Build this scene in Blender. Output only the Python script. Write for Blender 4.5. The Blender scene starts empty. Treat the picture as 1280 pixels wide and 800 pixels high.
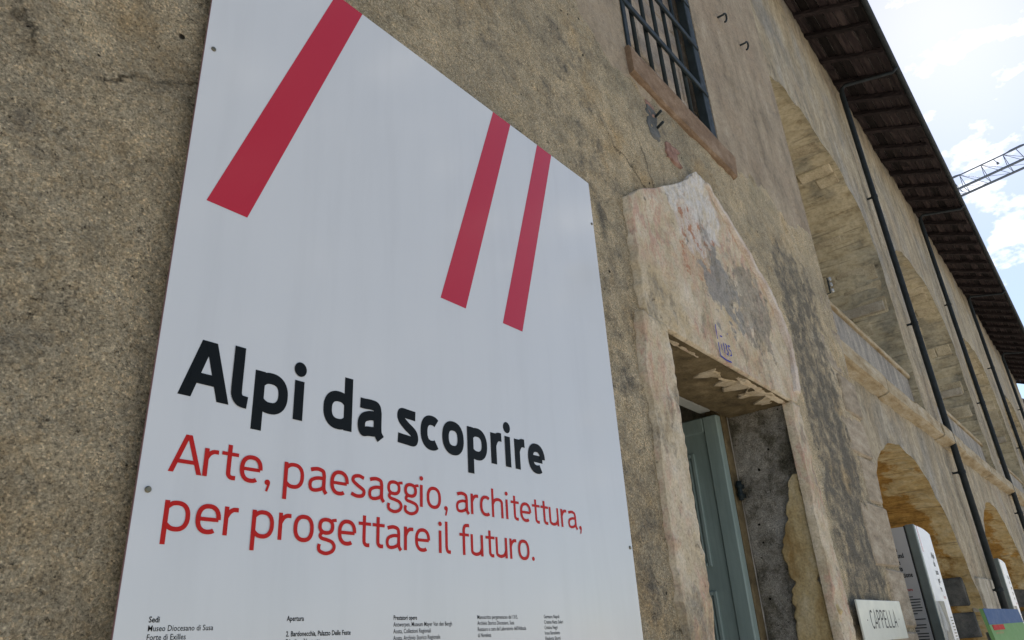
import bpy, math, random
import numpy as np
from mathutils import Vector, Matrix

random.seed(7)
RNG = np.random.default_rng(7)
S = bpy.context.scene
COL = S.collection
R = math.radians

# ------------------------------------------------------------------ camera
cam_d = bpy.data.cameras.new('camera')
cam = bpy.data.objects.new('camera', cam_d)
COL.objects.link(cam)
rgt = Vector((0.63716776, -0.76863105, -0.05677641))
upv = -Vector((0.28641161, 0.3045274, -0.90842251))
bck = -Vector((0.71553172, 0.56255611, 0.4141799))
m = Matrix((rgt, upv, bck)).transposed().to_4x4()
m.translation = (0, -1.2, 1.55)
cam.matrix_world = m
cam_d.sensor_width = 36.0
cam_d.lens = 911.866 / 1280 * 36
cam_d.clip_start = 0.05
cam_d.clip_end = 6000
S.camera = cam

# ------------------------------------------------------------------ sky, sun, exposure
SUN = Vector((0.7713, -0.0140, 0.6363)).normalized()
EL = math.asin(SUN.z)
AZ = math.atan2(SUN.x, SUN.y)
W = bpy.data.worlds.new('World')
S.world = W
W.use_nodes = True
wn = W.node_tree
wn.nodes.clear()
sky = wn.nodes.new('ShaderNodeTexSky')
sky.sky_type = 'NISHITA'
sky.sun_disc = False
sky.sun_elevation = EL
sky.sun_rotation = AZ
sky.altitude = 900
sky.air_density = 1.0
sky.dust_density = 0.6
sky.ozone_density = 1.0
bg = wn.nodes.new('ShaderNodeBackground')
bg.inputs['Strength'].default_value = 0.063
wo = wn.nodes.new('ShaderNodeOutputWorld')
tc = wn.nodes.new('ShaderNodeTexCoord')
cn = wn.nodes.new('ShaderNodeTexNoise')
cn.inputs['Scale'].default_value = 15.0
cn.inputs['Detail'].default_value = 7.0
cn.inputs['Roughness'].default_value = 0.58
cmap = wn.nodes.new('ShaderNodeMapping')
cmap.inputs['Location'].default_value = (3.37, 0.3, 2.3)
cmap.inputs['Scale'].default_value = (1.0, 1.0, 1.9)
cr = wn.nodes.new('ShaderNodeValToRGB')
cr.color_ramp.elements[0].position = 0.555
cr.color_ramp.elements[1].position = 0.67
cr.color_ramp.elements[0].color = (0, 0, 0, 1)
cr.color_ramp.elements[1].color = (1, 1, 1, 1)
cmix = wn.nodes.new('ShaderNodeMix')
cmix.data_type = 'RGBA'
cmix.inputs['B'].default_value = (10.5, 10.5, 10.7, 1)
wn.links.new(tc.outputs['Generated'], cmap.inputs['Vector'])
wn.links.new(cmap.outputs[0], cn.inputs['Vector'])
wn.links.new(cn.outputs['Fac'], cr.inputs[0])
wn.links.new(cr.outputs[0], cmix.inputs['Factor'])
wn.links.new(sky.outputs[0], cmix.inputs['A'])
wn.links.new(cmix.outputs['Result'], bg.inputs['Color'])
wn.links.new(bg.outputs[0], wo.inputs[0])

sun_d = bpy.data.lights.new('sun', 'SUN')
sun_d.energy = 5.0
sun_d.angle = R(0.53)
sun_d.color = (1.0, 0.95, 0.88)
sun = bpy.data.objects.new('sun', sun_d)
sun.rotation_euler = SUN.to_track_quat('Z', 'Y').to_euler()
COL.objects.link(sun)

S.view_settings.view_transform = 'Standard'
S.view_settings.look = 'None'
S.view_settings.gamma = 1.0
S.view_settings.exposure = 1.25
S.view_settings.use_curve_mapping = False
S.render.engine = 'CYCLES'
S.cycles.use_denoising = True
S.cycles.max_bounces = 8
S.cycles.diffuse_bounces = 5

# ------------------------------------------------------------------ noise
def _hash(xi, yi, seed):
    h = (xi * 374761393 + yi * 668265263 + seed * 2147483647) & 0xffffffff
    h = ((h ^ (h >> 13)) * 1274126177) & 0xffffffff
    return ((h ^ (h >> 16)) & 0xffffff) / float(0xffffff)

def vn(x, y, s, seed=0):
    x = np.asarray(x, float) * s + 1000.0
    y = np.asarray(y, float) * s + 1000.0
    xi = np.floor(x).astype(np.int64); yi = np.floor(y).astype(np.int64)
    fx = x - xi; fy = y - yi
    fx = fx * fx * (3 - 2 * fx); fy = fy * fy * (3 - 2 * fy)
    a = _hash(xi, yi, seed); b = _hash(xi + 1, yi, seed)
    c = _hash(xi, yi + 1, seed); d = _hash(xi + 1, yi + 1, seed)
    return (a * (1 - fx) + b * fx) * (1 - fy) + (c * (1 - fx) + d * fx) * fy - 0.5

def fbm(x, y, s, seed=0, o=4):
    r = 0; a = 1.0
    for k in range(o):
        r = r + a * vn(x, y, s * 2.03 ** k, seed + k * 17)
        a *= 0.5
    return r

def sstep(a, b, x):
    t = np.clip((np.asarray(x, float) - a) / (b - a), 0, 1)
    return t * t * (3 - 2 * t)

# ------------------------------------------------------------------ object helpers
LOC = {}
def empty(name, loc, label=None, cat=None, group=None, parent=None):
    o = bpy.data.objects.new(name, None)
    o.empty_display_size = 0.1
    COL.objects.link(o)
    if parent is None:
        o.location = loc
        LOC[o.name] = Vector(loc)
    else:
        o.parent = parent
        LOC[o.name] = LOC[parent.name]
    tag(o, label, cat, group)
    return o

def tag(o, label=None, cat=None, group=None, kind=None):
    if label: o['label'] = label
    if cat: o['category'] = cat
    if group: o['group'] = group
    if kind: o['kind'] = kind
    return o

def mobj(name, v, f, mat, parent=None, smooth=False):
    me = bpy.data.meshes.new(name)
    off = LOC[parent.name] if parent is not None else Vector((0, 0, 0))
    v = np.asarray(v, float) - np.array(off)[None, :]
    me.from_pydata(v.tolist(), [], f)
    me.materials.append(mat)
    if smooth:
        me.polygons.foreach_set('use_smooth', [True] * len(me.polygons))
    me.update()
    o = bpy.data.objects.new(name, me)
    COL.objects.link(o)
    if parent is not None:
        o.parent = parent
        LOC[o.name] = off
    else:
        LOC[o.name] = Vector((0, 0, 0))
    return o

class MB:
    def __init__(s): s.v = []; s.f = []
    def add(s, v, f):
        b = len(s.v)
        s.v += [tuple(p) for p in v]
        s.f += [tuple(i + b for i in q) for q in f]
        return s
    def box(s, x0, x1, y0, y1, z0, z1, c=0.0, jit=0.0):
        """box with chamfered edges on every side when c > 0"""
        if c <= 0:
            v = [(x, y, z) for z in (z0, z1) for y in (y0, y1) for x in (x0, x1)]
            f = [(0, 2, 3, 1), (4, 5, 7, 6), (0, 1, 5, 4), (2, 6, 7, 3), (0, 4, 6, 2), (1, 3, 7, 5)]
            return s.add(v, f)
        X = (x0, x1); Y = (y0, y1); Z = (z0, z1)
        v = []; idx = {}
        for i in (0, 1):
            for j in (0, 1):
                for k in (0, 1):
                    sx = c if i == 0 else -c; sy = c if j == 0 else -c; sz = c if k == 0 else -c
                    q = [random.uniform(-jit, jit) for _ in range(3)]
                    p = (X[i] + q[0], Y[j] + q[1], Z[k] + q[2])
                    for ax in range(3):
                        pp = list(p); d = (sx, sy, sz)
                        for a in range(3):
                            if a != ax: pp[a] += d[a]
                        idx[(i, j, k, ax)] = len(v); v.append(tuple(pp))
        f = []
        g = lambda i, j, k, a: idx[(i, j, k, a)]
        for i in (0, 1):
            q = [g(i, 0, 0, 0), g(i, 1, 0, 0), g(i, 1, 1, 0), g(i, 0, 1, 0)]
            f.append(q if i else q[::-1])
            q = [g(0, i, 0, 1), g(0, i, 1, 1), g(1, i, 1, 1), g(1, i, 0, 1)]
            f.append(q if i else q[::-1])
            q = [g(0, 0, i, 2), g(1, 0, i, 2), g(1, 1, i, 2), g(0, 1, i, 2)]
            f.append(q if i else q[::-1])
        for a in (0, 1):
            for b in (0, 1):
                f.append([g(a, b, 0, 0), g(a, b, 1, 0), g(a, b, 1, 1), g(a, b, 0, 1)])
                f.append([g(a, 0, b, 0), g(a, 1, b, 0), g(a, 1, b, 2), g(a, 0, b, 2)])
                f.append([g(0, a, b, 1), g(1, a, b, 1), g(1, a, b, 2), g(0, a, b, 2)])
        for i in (0, 1):
            for j in (0, 1):
                for k in (0, 1):
                    f.append([g(i, j, k, 0), g(i, j, k, 1), g(i, j, k, 2)])
        return s.add(v, f)
    def tube(s, pts, r, n=8, cap=True):
        pts = [Vector(p) for p in pts]
        rr = r if isinstance(r, (list, tuple)) else [r] * len(pts)
        v = []; f = []
        ref = None
        for i, p in enumerate(pts):
            t = (pts[min(i + 1, len(pts) - 1)] - pts[max(i - 1, 0)]).normalized()
            if ref is None:
                ref = t.orthogonal().normalized()
            a = (ref - t * ref.dot(t)).normalized(); ref = a
            b = t.cross(a)
            for k in range(n):
                an = 2 * math.pi * k / n + math.pi / n
                v.append(p + (a * math.cos(an) + b * math.sin(an)) * rr[i])
        for i in range(len(pts) - 1):
            for k in range(n):
                f.append((i * n + k, i * n + (k + 1) % n, (i + 1) * n + (k + 1) % n, (i + 1) * n + k))
        if cap:
            f.append(tuple(range(n - 1, -1, -1)))
            f.append(tuple(range((len(pts) - 1) * n, len(pts) * n)))
        return s.add(v, f)
    def build(s, name, mat, parent=None, smooth=False):
        return mobj(name, s.v, s.f, mat, parent, smooth)

def box(name, x0, x1, y0, y1, z0, z1, mat, parent=None, c=0.0, jit=0.0):
    return MB().box(x0, x1, y0, y1, z0, z1, c, jit).build(name, mat, parent)

def cells(ni, nj, keep=None, flip=False):
    out = []
    for i in range(ni - 1):
        for j in range(nj - 1):
            if keep is None or keep(i, j):
                q = (i * nj + j, i * nj + j + 1, (i + 1) * nj + j + 1, (i + 1) * nj + j)
                out.append(q[::-1] if flip else q)
    return out

def zone_attr(o, rgb):
    a = o.data.color_attributes.new('zone', 'FLOAT_COLOR', 'POINT')
    d = np.ones((len(rgb), 4)); d[:, :3] = rgb
    a.data.foreach_set('color', d.ravel())

# ------------------------------------------------------------------ materials
class Mat:
    def __init__(s, name, rough=0.8, spec=0.3):
        s.m = bpy.data.materials.new(name)
        s.m.use_nodes = True
        s.t = s.m.node_tree
        s.b = s.t.nodes['Principled BSDF']
        s.b.inputs['Roughness'].default_value = rough
        s.b.inputs['Specular IOR Level'].default_value = spec
        s.co = s.t.nodes.new('ShaderNodeTexCoord').outputs['Object']
    def put(s, sock, v):
        if isinstance(v, bpy.types.NodeSocket): s.t.links.new(v, sock)
        elif isinstance(v, (tuple, list)) and len(v) == 3 and sock.type == 'RGBA': sock.default_value = (*v, 1)
        else: sock.default_value = v
    def map(s, sc=(1, 1, 1), loc=(0, 0, 0), co=None):
        n = s.t.nodes.new('ShaderNodeMapping')
        n.inputs['Scale'].default_value = sc; n.inputs['Location'].default_value = loc
        s.put(n.inputs['Vector'], co or s.co)
        return n.outputs[0]
    def noise(s, sc, det=4, rough=0.55, co=None, dist=0.0, out='Fac'):
        n = s.t.nodes.new('ShaderNodeTexNoise')
        n.inputs['Scale'].default_value = sc; n.inputs['Detail'].default_value = det
        n.inputs['Roughness'].default_value = rough; n.inputs['Distortion'].default_value = dist
        s.put(n.inputs['Vector'], co or s.co)
        return n.outputs[out]
    def voro(s, sc, out='Distance', feature='F1', co=None, rnd=1.0):
        n = s.t.nodes.new('ShaderNodeTexVoronoi')
        n.feature = feature
        n.inputs['Scale'].default_value = sc; n.inputs['Randomness'].default_value = rnd
        s.put(n.inputs['Vector'], co or s.co)
        return n.outputs[out]
    def ramp(s, v, stops, interp='LINEAR'):
        n = s.t.nodes.new('ShaderNodeValToRGB')
        n.color_ramp.interpolation = interp
        e = n.color_ramp.elements
        while len(e) < len(stops): e.new(0.5)
        for k, (p, c) in enumerate(stops):
            e[k].position = p
            e[k].color = (c, c, c, 1) if isinstance(c, (int, float)) else (*c, 1)
        s.put(n.inputs[0], v)
        return n.outputs[0]
    def mix(s, fac, a, b, mode='MIX'):
        n = s.t.nodes.new('ShaderNodeMix')
        n.data_type = 'RGBA'; n.blend_type = mode
        s.put(n.inputs['Factor'], fac); s.put(n.inputs['A'], a); s.put(n.inputs['B'], b)
        return n.outputs['Result']
    def math(s, op, a, b=0.0, c=None):
        n = s.t.nodes.new('ShaderNodeMath'); n.operation = op
        s.put(n.inputs[0], a); s.put(n.inputs[1], b)
        if c is not None: s.put(n.inputs[2], c)
        return n.outputs[0]
    def sep(s, co=None):
        n = s.t.nodes.new('ShaderNodeSeparateXYZ'); s.put(n.inputs[0], co or s.co)
        return n.outputs
    def attr(s, name):
        n = s.t.nodes.new('ShaderNodeAttribute'); n.attribute_name = name
        q = s.t.nodes.new('ShaderNodeSeparateColor'); s.put(q.inputs[0], n.outputs['Color'])
        return q.outputs
    def near(s, p, r, k=0.5, ns=6.0):
        """ragged blob mask round point p of radius r"""
        n = s.t.nodes.new('ShaderNodeVectorMath'); n.operation = 'DISTANCE'
        s.put(n.inputs[0], s.co); n.inputs[1].default_value = p
        d = s.math('ADD', n.outputs['Value'], s.math('MULTIPLY', s.math('SUBTRACT', s.noise(ns, 6, 0.65), 0.5), k))
        return s.ramp(d, [(r * 0.82, 1.0), (r, 0.0)])
    def bump(s, h, dist, strength=1.0, prev=None):
        n = s.t.nodes.new('ShaderNodeBump')
        n.inputs['Distance'].default_value = dist; n.inputs['Strength'].default_value = strength
        s.put(n.inputs['Height'], h)
        if prev is not None: s.put(n.inputs['Normal'], prev)
        return n.outputs[0]
    def done(s, col=None, normal=None, rough=None):
        if col is not None: s.put(s.b.inputs['Base Color'], col)
        if normal is not None: s.put(s.b.inputs['Normal'], normal)
        if rough is not None: s.put(s.b.inputs['Roughness'], rough)
        return s.m

def grain_layers(k, amp=1.0):
    """coarse lime render: stones, pits and fine sand"""
    c1 = k.sep(k.voro(300, 'Color'))[0]
    stones = k.ramp(c1, [(0.0, 0.55), (0.16, 0.86), (0.6, 1.02), (0.88, 1.15), (1.0, 1.55)])
    sand = k.ramp(k.noise(165, 7, 0.9), [(0.35, 0.22), (0.44, 0.75), (0.52, 1.04), (0.66, 1.7)])
    pit = k.ramp(k.noise(44, 9, 0.88, k.map((1, 1, 1), (4, 2, 9))), [(0.375, 0.10), (0.415, 1.0)])
    blot = k.ramp(k.noise(8, 9, 0.8), [(0.32, 0.66), (0.5, 1.03), (0.69, 1.35)])
    h = k.math('ADD', k.math('MULTIPLY', k.voro(300), -0.4), k.math('MULTIPLY', k.noise(165, 7, 0.9), 1.3))
    hole = k.math('ADD', k.voro(21), k.math('MULTIPLY', k.sep(k.voro(21, 'Color'))[0], 0.75))
    hole = k.ramp(k.math('ADD', hole, k.math('MULTIPLY', k.math('SUBTRACT', k.noise(60, 5, 0.75), 0.5), 0.28)), [(0.15, 0.08), (0.19, 1.0)])
    pit = k.mix(1.0, pit, hole, 'MULTIPLY')
    h = k.math('ADD', h, k.math('MULTIPLY', pit, 0.9))
    return stones, sand, pit, blot, h

def mat_roughcast():
    k = Mat('rough_lime_render', 0.95, 0.15)
    z = k.attr('zone')
    stones, sand, pit, blot, h = grain_layers(k)
    big = k.noise(1.15, 6, 0.6)
    base = k.ramp(big, [(0.32, (0.27, 0.25, 0.205)), (0.44, (0.40, 0.365, 0.295)), (0.56, (0.49, 0.435, 0.335)), (0.70, (0.60, 0.555, 0.465))])
    ochre = k.ramp(k.noise(3.1, 6, 0.65, k.map((1, 1, 1), (7, 3, 1))), [(0.55, 0.0), (0.72, 0.6)])
    base = k.mix(ochre, base, (0.40, 0.295, 0.16))
    base = k.mix(1.0, base, (1.13, 1.06, 0.93), 'MULTIPLY')
    green = k.ramp(k.noise(2.3, 5, 0.6, k.map((1, 1, 1), (1, 8, 5))), [(0.55, 0.0), (0.75, 0.5)])
    base = k.mix(green, base, (0.22, 0.225, 0.17))
    hue = k.ramp(k.sep(k.voro(120, 'Color'))[1], [(0.0, (1.12, 0.98, 0.80)), (0.5, (1, 1, 1)), (1.0, (0.94, 1.0, 1.08))])
    base = k.mix(0.35, base, hue, 'MULTIPLY')
    rough_c = k.mix(1.0, k.mix(1.0, base, stones, 'MULTIPLY'), sand, 'MULTIPLY')
    rough_c = k.mix(1.0, k.mix(1.0, rough_c, pit, 'MULTIPLY'), blot, 'MULTIPLY')
    wob = k.t.nodes.new('ShaderNodeVectorMath'); wob.operation = 'MULTIPLY_ADD'
    k.put(wob.inputs[0], k.noise(5, 5, 0.7, None, 0, 'Color')); wob.inputs[1].default_value = (0.16, 0.16, 0.16); k.put(wob.inputs[2], k.co)
    ck = k.ramp(k.voro(1.1, 'Distance', 'DISTANCE_TO_EDGE', wob.outputs[0]), [(0.0, 0.18), (0.004, 0.55), (0.009, 1.0)])
    ckm = k.ramp(k.noise(1.4, 4, 0.6, k.map((1, 1, 1), (9, 9, 4))), [(0.53, 0.0), (0.62, 0.9)])
    rough_c = k.mix(ckm, rough_c, k.mix(1.0, rough_c, ck, 'MULTIPLY'))
    # grey lichen and soot (G)
    gm = k.math('ADD', z[1], k.math('MULTIPLY', k.math('SUBTRACT', k.noise(9, 7, 0.72), 0.5), 2.2))
    gm = k.ramp(gm, [(0.45, 0.0), (0.85, 0.85)])
    gm = k.mix(1.0, gm, k.ramp(z[1], [(0.05, 0.0), (0.3, 1.0)]), 'MULTIPLY')
    rough_c = k.mix(gm, rough_c, k.mix(1.0, (0.135, 0.13, 0.115), k.mix(1.0, stones, sand, 'MULTIPLY'), 'MULTIPLY'))
    # smoother old plaster (R)
    sm = k.math('ADD', z[0], k.math('MULTIPLY', k.math('SUBTRACT', k.noise(6, 7, 0.7), 0.5), 0.9))
    sm = k.ramp(sm, [(0.47, 0.0), (0.53, 1.0)])
    streak = k.noise(3.0, 6, 0.62, k.map((1.5, 1, 0.75)))
    pl = k.ramp(streak, [(0.3, (0.21, 0.175, 0.13)), (0.46, (0.33, 0.275, 0.205)), (0.60, (0.40, 0.335, 0.25)), (0.76, (0.49, 0.435, 0.35))])
    pl = k.mix(k.ramp(k.noise(1.6, 5, 0.6, k.map((1, 1, 1), (5, 5, 2))), [(0.45, 0.0), (0.7, 0.6)]), pl, (0.33, 0.255, 0.185))
    pl = k.mix(0.6, pl, sand, 'MULTIPLY')
    pl = k.mix(0.7, pl, k.ramp(k.noise(26, 6, 0.7), [(0.3, 0.6), (0.5, 1.0), (0.7, 1.15)]), 'MULTIPLY')
    col = k.mix(sm, rough_c, pl)
    n = k.bump(k.noise(9, 3, 0.6), 0.03, 0.6)
    n = k.bump(k.noise(26, 6, 0.75), 0.018, 0.9, n)
    amt = k.ramp(sm, [(0.0, 1.0), (1.0, 0.3)])
    nb = k.t.nodes.new('ShaderNodeBump'); nb.inputs['Distance'].default_value = 0.006
    k.put(nb.inputs['Strength'], amt); k.put(nb.inputs['Height'], h); k.put(nb.inputs['Normal'], n)
    return k.done(col, nb.outputs[0])

def mat_arcade():
    k = Mat('weathered_plaster', 0.93, 0.15)
    st = k.noise(2.4, 8, 0.66, k.map((1.9, 1, 0.6)))
    col = k.ramp(st, [(0.27, (0.20, 0.17, 0.125)), (0.43, (0.33, 0.28, 0.20)), (0.56, (0.42, 0.36, 0.26)), (0.75, (0.51, 0.455, 0.35))])
    blu = k.ramp(k.noise(0.9, 6, 0.6, k.map((1.4, 1, 0.8), (2, 0, 4))), [(0.48, 0.0), (0.66, 0.75)])
    col = k.mix(blu, col, k.ramp(st, [(0.3, (0.20, 0.20, 0.19)), (0.7, (0.37, 0.365, 0.35))]))
    pk = k.ramp(k.noise(1.3, 6, 0.65, k.map((1, 1, 1), (9, 1, 3))), [(0.52, 0.0), (0.7, 0.6)])
    col = k.mix(pk, col, (0.37, 0.285, 0.195))
    soot = k.ramp(k.noise(1.7, 8, 0.74, k.map((1.5, 1, 0.8), (6, 2, 8))), [(0.50, 0.0), (0.64, 0.7)])
    col = k.mix(soot, col, k.ramp(k.noise(26, 7, 0.78), [(0.35, (0.10, 0.095, 0.08)), (0.65, (0.31, 0.285, 0.235))]))
    col = k.mix(0.9, col, k.ramp(k.noise(17, 7, 0.76), [(0.3, 0.5), (0.5, 1.0), (0.7, 1.25)]), 'MULTIPLY')
    col = k.mix(0.7, col, k.ramp(k.noise(130, 4, 0.7), [(0.3, 0.65), (0.5, 1.0), (0.7, 1.3)]), 'MULTIPLY')
    fine = k.noise(6, 6, 0.65, k.map((3.0, 1, 0.3)))
    col = k.mix(0.25, col, k.ramp(fine, [(0.32, 0.62), (0.5, 1.0), (0.68, 1.18)]), 'MULTIPLY')
    n = k.bump(k.noise(17, 7, 0.7), 0.02, 0.8)
    n = k.bump(k.noise(130, 4, 0.7), 0.005, 0.7, n)
    return k.done(col, n)

def mat_vault(name, ochre):
    """soffit with board / course marks running through the wall; plaster fallen away deeper in"""
    k = Mat(name, 0.93, 0.15)
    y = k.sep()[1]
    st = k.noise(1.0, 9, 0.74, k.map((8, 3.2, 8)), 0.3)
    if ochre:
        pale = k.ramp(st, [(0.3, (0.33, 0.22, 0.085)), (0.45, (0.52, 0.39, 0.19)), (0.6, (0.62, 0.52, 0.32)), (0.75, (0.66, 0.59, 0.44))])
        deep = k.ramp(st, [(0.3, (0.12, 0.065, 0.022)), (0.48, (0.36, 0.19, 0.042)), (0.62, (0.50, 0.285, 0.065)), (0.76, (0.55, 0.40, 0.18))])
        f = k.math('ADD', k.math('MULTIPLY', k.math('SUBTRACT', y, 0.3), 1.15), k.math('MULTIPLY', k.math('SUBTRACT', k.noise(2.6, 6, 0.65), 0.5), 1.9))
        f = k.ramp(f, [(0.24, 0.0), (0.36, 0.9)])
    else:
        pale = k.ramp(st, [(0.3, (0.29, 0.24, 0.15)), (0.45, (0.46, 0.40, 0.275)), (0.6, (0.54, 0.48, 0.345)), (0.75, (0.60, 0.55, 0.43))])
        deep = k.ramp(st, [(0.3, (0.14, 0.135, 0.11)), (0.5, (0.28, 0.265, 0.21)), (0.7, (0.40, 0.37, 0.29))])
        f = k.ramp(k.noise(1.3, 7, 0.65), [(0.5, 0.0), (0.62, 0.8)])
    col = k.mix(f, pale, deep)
    col = k.mix(0.8, col, k.ramp(k.noise(19, 6, 0.7), [(0.3, 0.65), (0.5, 1.0), (0.7, 1.2)]), 'MULTIPLY')
    line = k.ramp(k.noise(1.0, 3, 0.5, k.map((26, 1.3, 26), (3, 0, 3)), 0.5), [(0.33, 0.5), (0.39, 1.0)])
    col = k.mix(0.7, col, line, 'MULTIPLY')
    n = k.bump(st, 0.03, 0.8)
    n = k.bump(k.noise(40, 6, 0.7), 0.012, 0.6, n)
    return k.done(col, n)

def mat_surround():
    k = Mat('painted_plaster_surround', 0.9, 0.2)
    st = k.noise(7, 7, 0.68, k.map((1, 1, 0.75)))
    col = k.ramp(st, [(0.3, (0.33, 0.265, 0.17)), (0.46, (0.48, 0.41, 0.295)), (0.6, (0.56, 0.49, 0.375)), (0.76, (0.62, 0.575, 0.49))])
    fl = k.noise(21, 7, 0.72, k.map((1.5, 1, 0.6), (0, 0, 3)))
    pz = k.ramp(k.noise(1.9, 4, 0.6, k.map((1, 1, 1), (4, 0, 1))), [(0.42, 0.0), (0.58, 0.8)])
    pm = k.mix(1.0, k.ramp(fl, [(0.47, 0.0), (0.58, 0.9)]), pz, 'MULTIPLY')
    col = k.mix(pm, col, (0.45, 0.275, 0.215))
    yz = k.ramp(k.noise(2.6, 6, 0.7, k.map((1, 1, 1), (6, 1, 6))), [(0.5, 0.0), (0.66, 0.6)])
    col = k.mix(yz, col, (0.46, 0.355, 0.205))
    wm = k.mix(1.0, k.near((3.0, 0, 3.55), 0.34, 0.5, 7), k.ramp(fl, [(0.40, 0.2), (0.55, 0.9)]), 'MULTIPLY')
    col = k.mix(wm, col, (0.60, 0.585, 0.56))
    om = k.mix(0.8, k.near((2.98, 0, 3.27), 0.24, 0.7, 9), k.ramp(k.noise(13, 6, 0.7, k.map((1, 1, 1), (2, 2, 2))), [(0.54, 0.0), (0.59, 0.85)]), 'MULTIPLY')
    col = k.mix(om, col, (0.36, 0.165, 0.09))
    gm = k.near((3.2, 0, 3.12), 0.2, 0.75, 9)
    col = k.mix(k.math('MULTIPLY', gm, 0.9), col, k.ramp(k.noise(40, 5, 0.7), [(0.3, (0.19, 0.18, 0.165)), (0.7, (0.31, 0.30, 0.28))]))
    gm2 = k.near((3.58, 0, 3.16), 0.26, 0.9, 10)
    col = k.mix(k.math('MULTIPLY', gm2, 0.75), col, k.ramp(k.noise(30, 6, 0.75), [(0.35, (0.11, 0.105, 0.085)), (0.65, (0.36, 0.32, 0.26))]))
    dk = k.ramp(k.noise(14, 8, 0.8, k.map((1, 1, 0.8), (8, 8, 1))), [(0.63, 0.0), (0.68, 0.75)])
    col = k.mix(dk, col, (0.22, 0.195, 0.15))
    dirt = k.ramp(k.noise(3.4, 8, 0.75, k.map((1.4, 1, 0.8), (3, 6, 2))), [(0.56, 0.0), (0.66, 0.75)])
    col = k.mix(dirt, col, k.ramp(k.noise(60, 6, 0.8), [(0.35, (0.13, 0.12, 0.095)), (0.65, (0.40, 0.36, 0.29))]))
    col = k.mix(0.9, col, k.ramp(k.noise(100, 6, 0.78), [(0.3, 0.55), (0.5, 1.0), (0.7, 1.25)]), 'MULTIPLY')
    n = k.bump(st, 0.012, 0.6)
    n = k.bump(fl, 0.008, 1.0, n)
    n = k.bump(dk, 0.006, 1.0, k.bump(dirt, -0.008, 1.0, n))
    n = k.bump(k.noise(150, 4, 0.7), 0.003, 0.6, n)
    return k.done(col, n)

def mat_stone(name, a, b, c, sc=9, rough=0.9, stretch=(1, 1, 1), var=0.0):
    k = Mat(name, rough, 0.2)
    st = k.noise(sc, 7, 0.65, k.map(stretch))
    col = k.ramp(st, [(0.3, a), (0.5, b), (0.7, c)])
    if var:
        oi = k.t.nodes.new('ShaderNodeObjectInfo').outputs['Random']
        col = k.mix(1.0, col, k.ramp(oi, [(0.0, 1 - var), (1.0, 1 + var)]), 'MULTIPLY')
    col = k.mix(0.8, col, k.ramp(k.noise(sc * 14, 4, 0.72), [(0.3, 0.6), (0.5, 1.0), (0.7, 1.3)]), 'MULTIPLY')
    n = k.bump(st, 0.015, 0.7)
    n = k.bump(k.noise(sc * 12, 4, 0.7), 0.004, 0.7, n)
    return k.done(col, n)

def mat_plain(name, col, rough=0.5, spec=0.5, nz=0.0, metal=0.0, sc=12):
    k = Mat(name, rough, spec)
    k.b.inputs['Metallic'].default_value = metal
    if nz:
        f = k.ramp(k.noise(sc, 6, 0.65), [(0.3, 1 - nz), (0.5, 1.0), (0.7, 1 + nz)])
        c = k.mix(1.0, col, f, 'MULTIPLY')
        r = k.ramp(k.noise(sc * 1.7, 5, 0.6), [(0.3, max(0.05, rough - 0.12)), (0.7, min(1, rough + 0.12))])
        return k.done(c, k.bump(k.noise(sc * 9, 4, 0.6), 0.001, 0.4), r)
    return k.done(col)

M_ROUGH = mat_roughcast()
M_ARC = mat_arcade()
M_VAULT_L = mat_vault('ochre_vault_plaster', True)
M_VAULT_U = mat_vault('buff_vault_plaster', False)
M_SURR = mat_surround()
M_QUOIN = mat_stone('pinkish_quoin_stone', (0.20, 0.165, 0.12), (0.33, 0.275, 0.205), (0.44, 0.385, 0.30), 6, 0.92, (0.8, 1, 2.4), 0.12)
M_ASHLAR = mat_stone('pale_ashlar', (0.29, 0.26, 0.20), (0.40, 0.36, 0.29), (0.50, 0.46, 0.38), 6, 0.9, (1, 1, 1), 0.1)
M_GREYST = mat_stone('grey_stone', (0.055, 0.06, 0.06), (0.105, 0.11, 0.108), (0.18, 0.178, 0.168), 8, 0.9, (1, 1, 1), 0.15)
M_STRING = mat_stone('ochre_stone_moulding', (0.23, 0.165, 0.085), (0.36, 0.295, 0.195), (0.46, 0.41, 0.32), 5, 0.92, (0.6, 2, 2))
M_VSTONE = mat_stone('buff_vault_stone', (0.24, 0.20, 0.135), (0.44, 0.38, 0.265), (0.56, 0.50, 0.38), 3.5, 0.92, (1, 1, 1), 0.10)
M_PARA = mat_stone('blue_grey_parapet_plaster', (0.16, 0.15, 0.135), (0.28, 0.26, 0.23), (0.42, 0.38, 0.31), 3, 0.92, (2.0, 1, 0.8))
def mat_reveal():
    k = Mat('grey_reveal_render', 0.95, 0.15)
    stones, sand, pit, blot, h = grain_layers(k)
    c = k.ramp(k.noise(4.5, 7, 0.7), [(0.36, (0.075, 0.07, 0.05)), (0.46, (0.20, 0.185, 0.145)), (0.54, (0.40, 0.375, 0.325)), (0.70, (0.52, 0.50, 0.45))])
    for q in (stones, sand, pit, blot): c = k.mix(1.0, c, q, 'MULTIPLY')
    return k.done(c, k.bump(h, 0.006, 1.0, k.bump(k.noise(18, 6, 0.75), 0.03, 1.0)))
M_REVEAL = mat_reveal()
M_OCHRE = mat_stone('ochre_reveal_plaster', (0.29, 0.19, 0.075), (0.46, 0.36, 0.19), (0.56, 0.48, 0.32), 6, 0.9, (1, 1.5, 0.7))
M_BORDER = mat_stone('pale_pink_border', (0.36, 0.27, 0.21), (0.54, 0.46, 0.39), (0.62, 0.57, 0.50), 9, 0.9)
M_SOFFIT = mat_stone('brown_lintel_plaster', (0.065, 0.05, 0.03), (0.15, 0.115, 0.062), (0.23, 0.18, 0.105), 8, 0.92)
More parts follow.
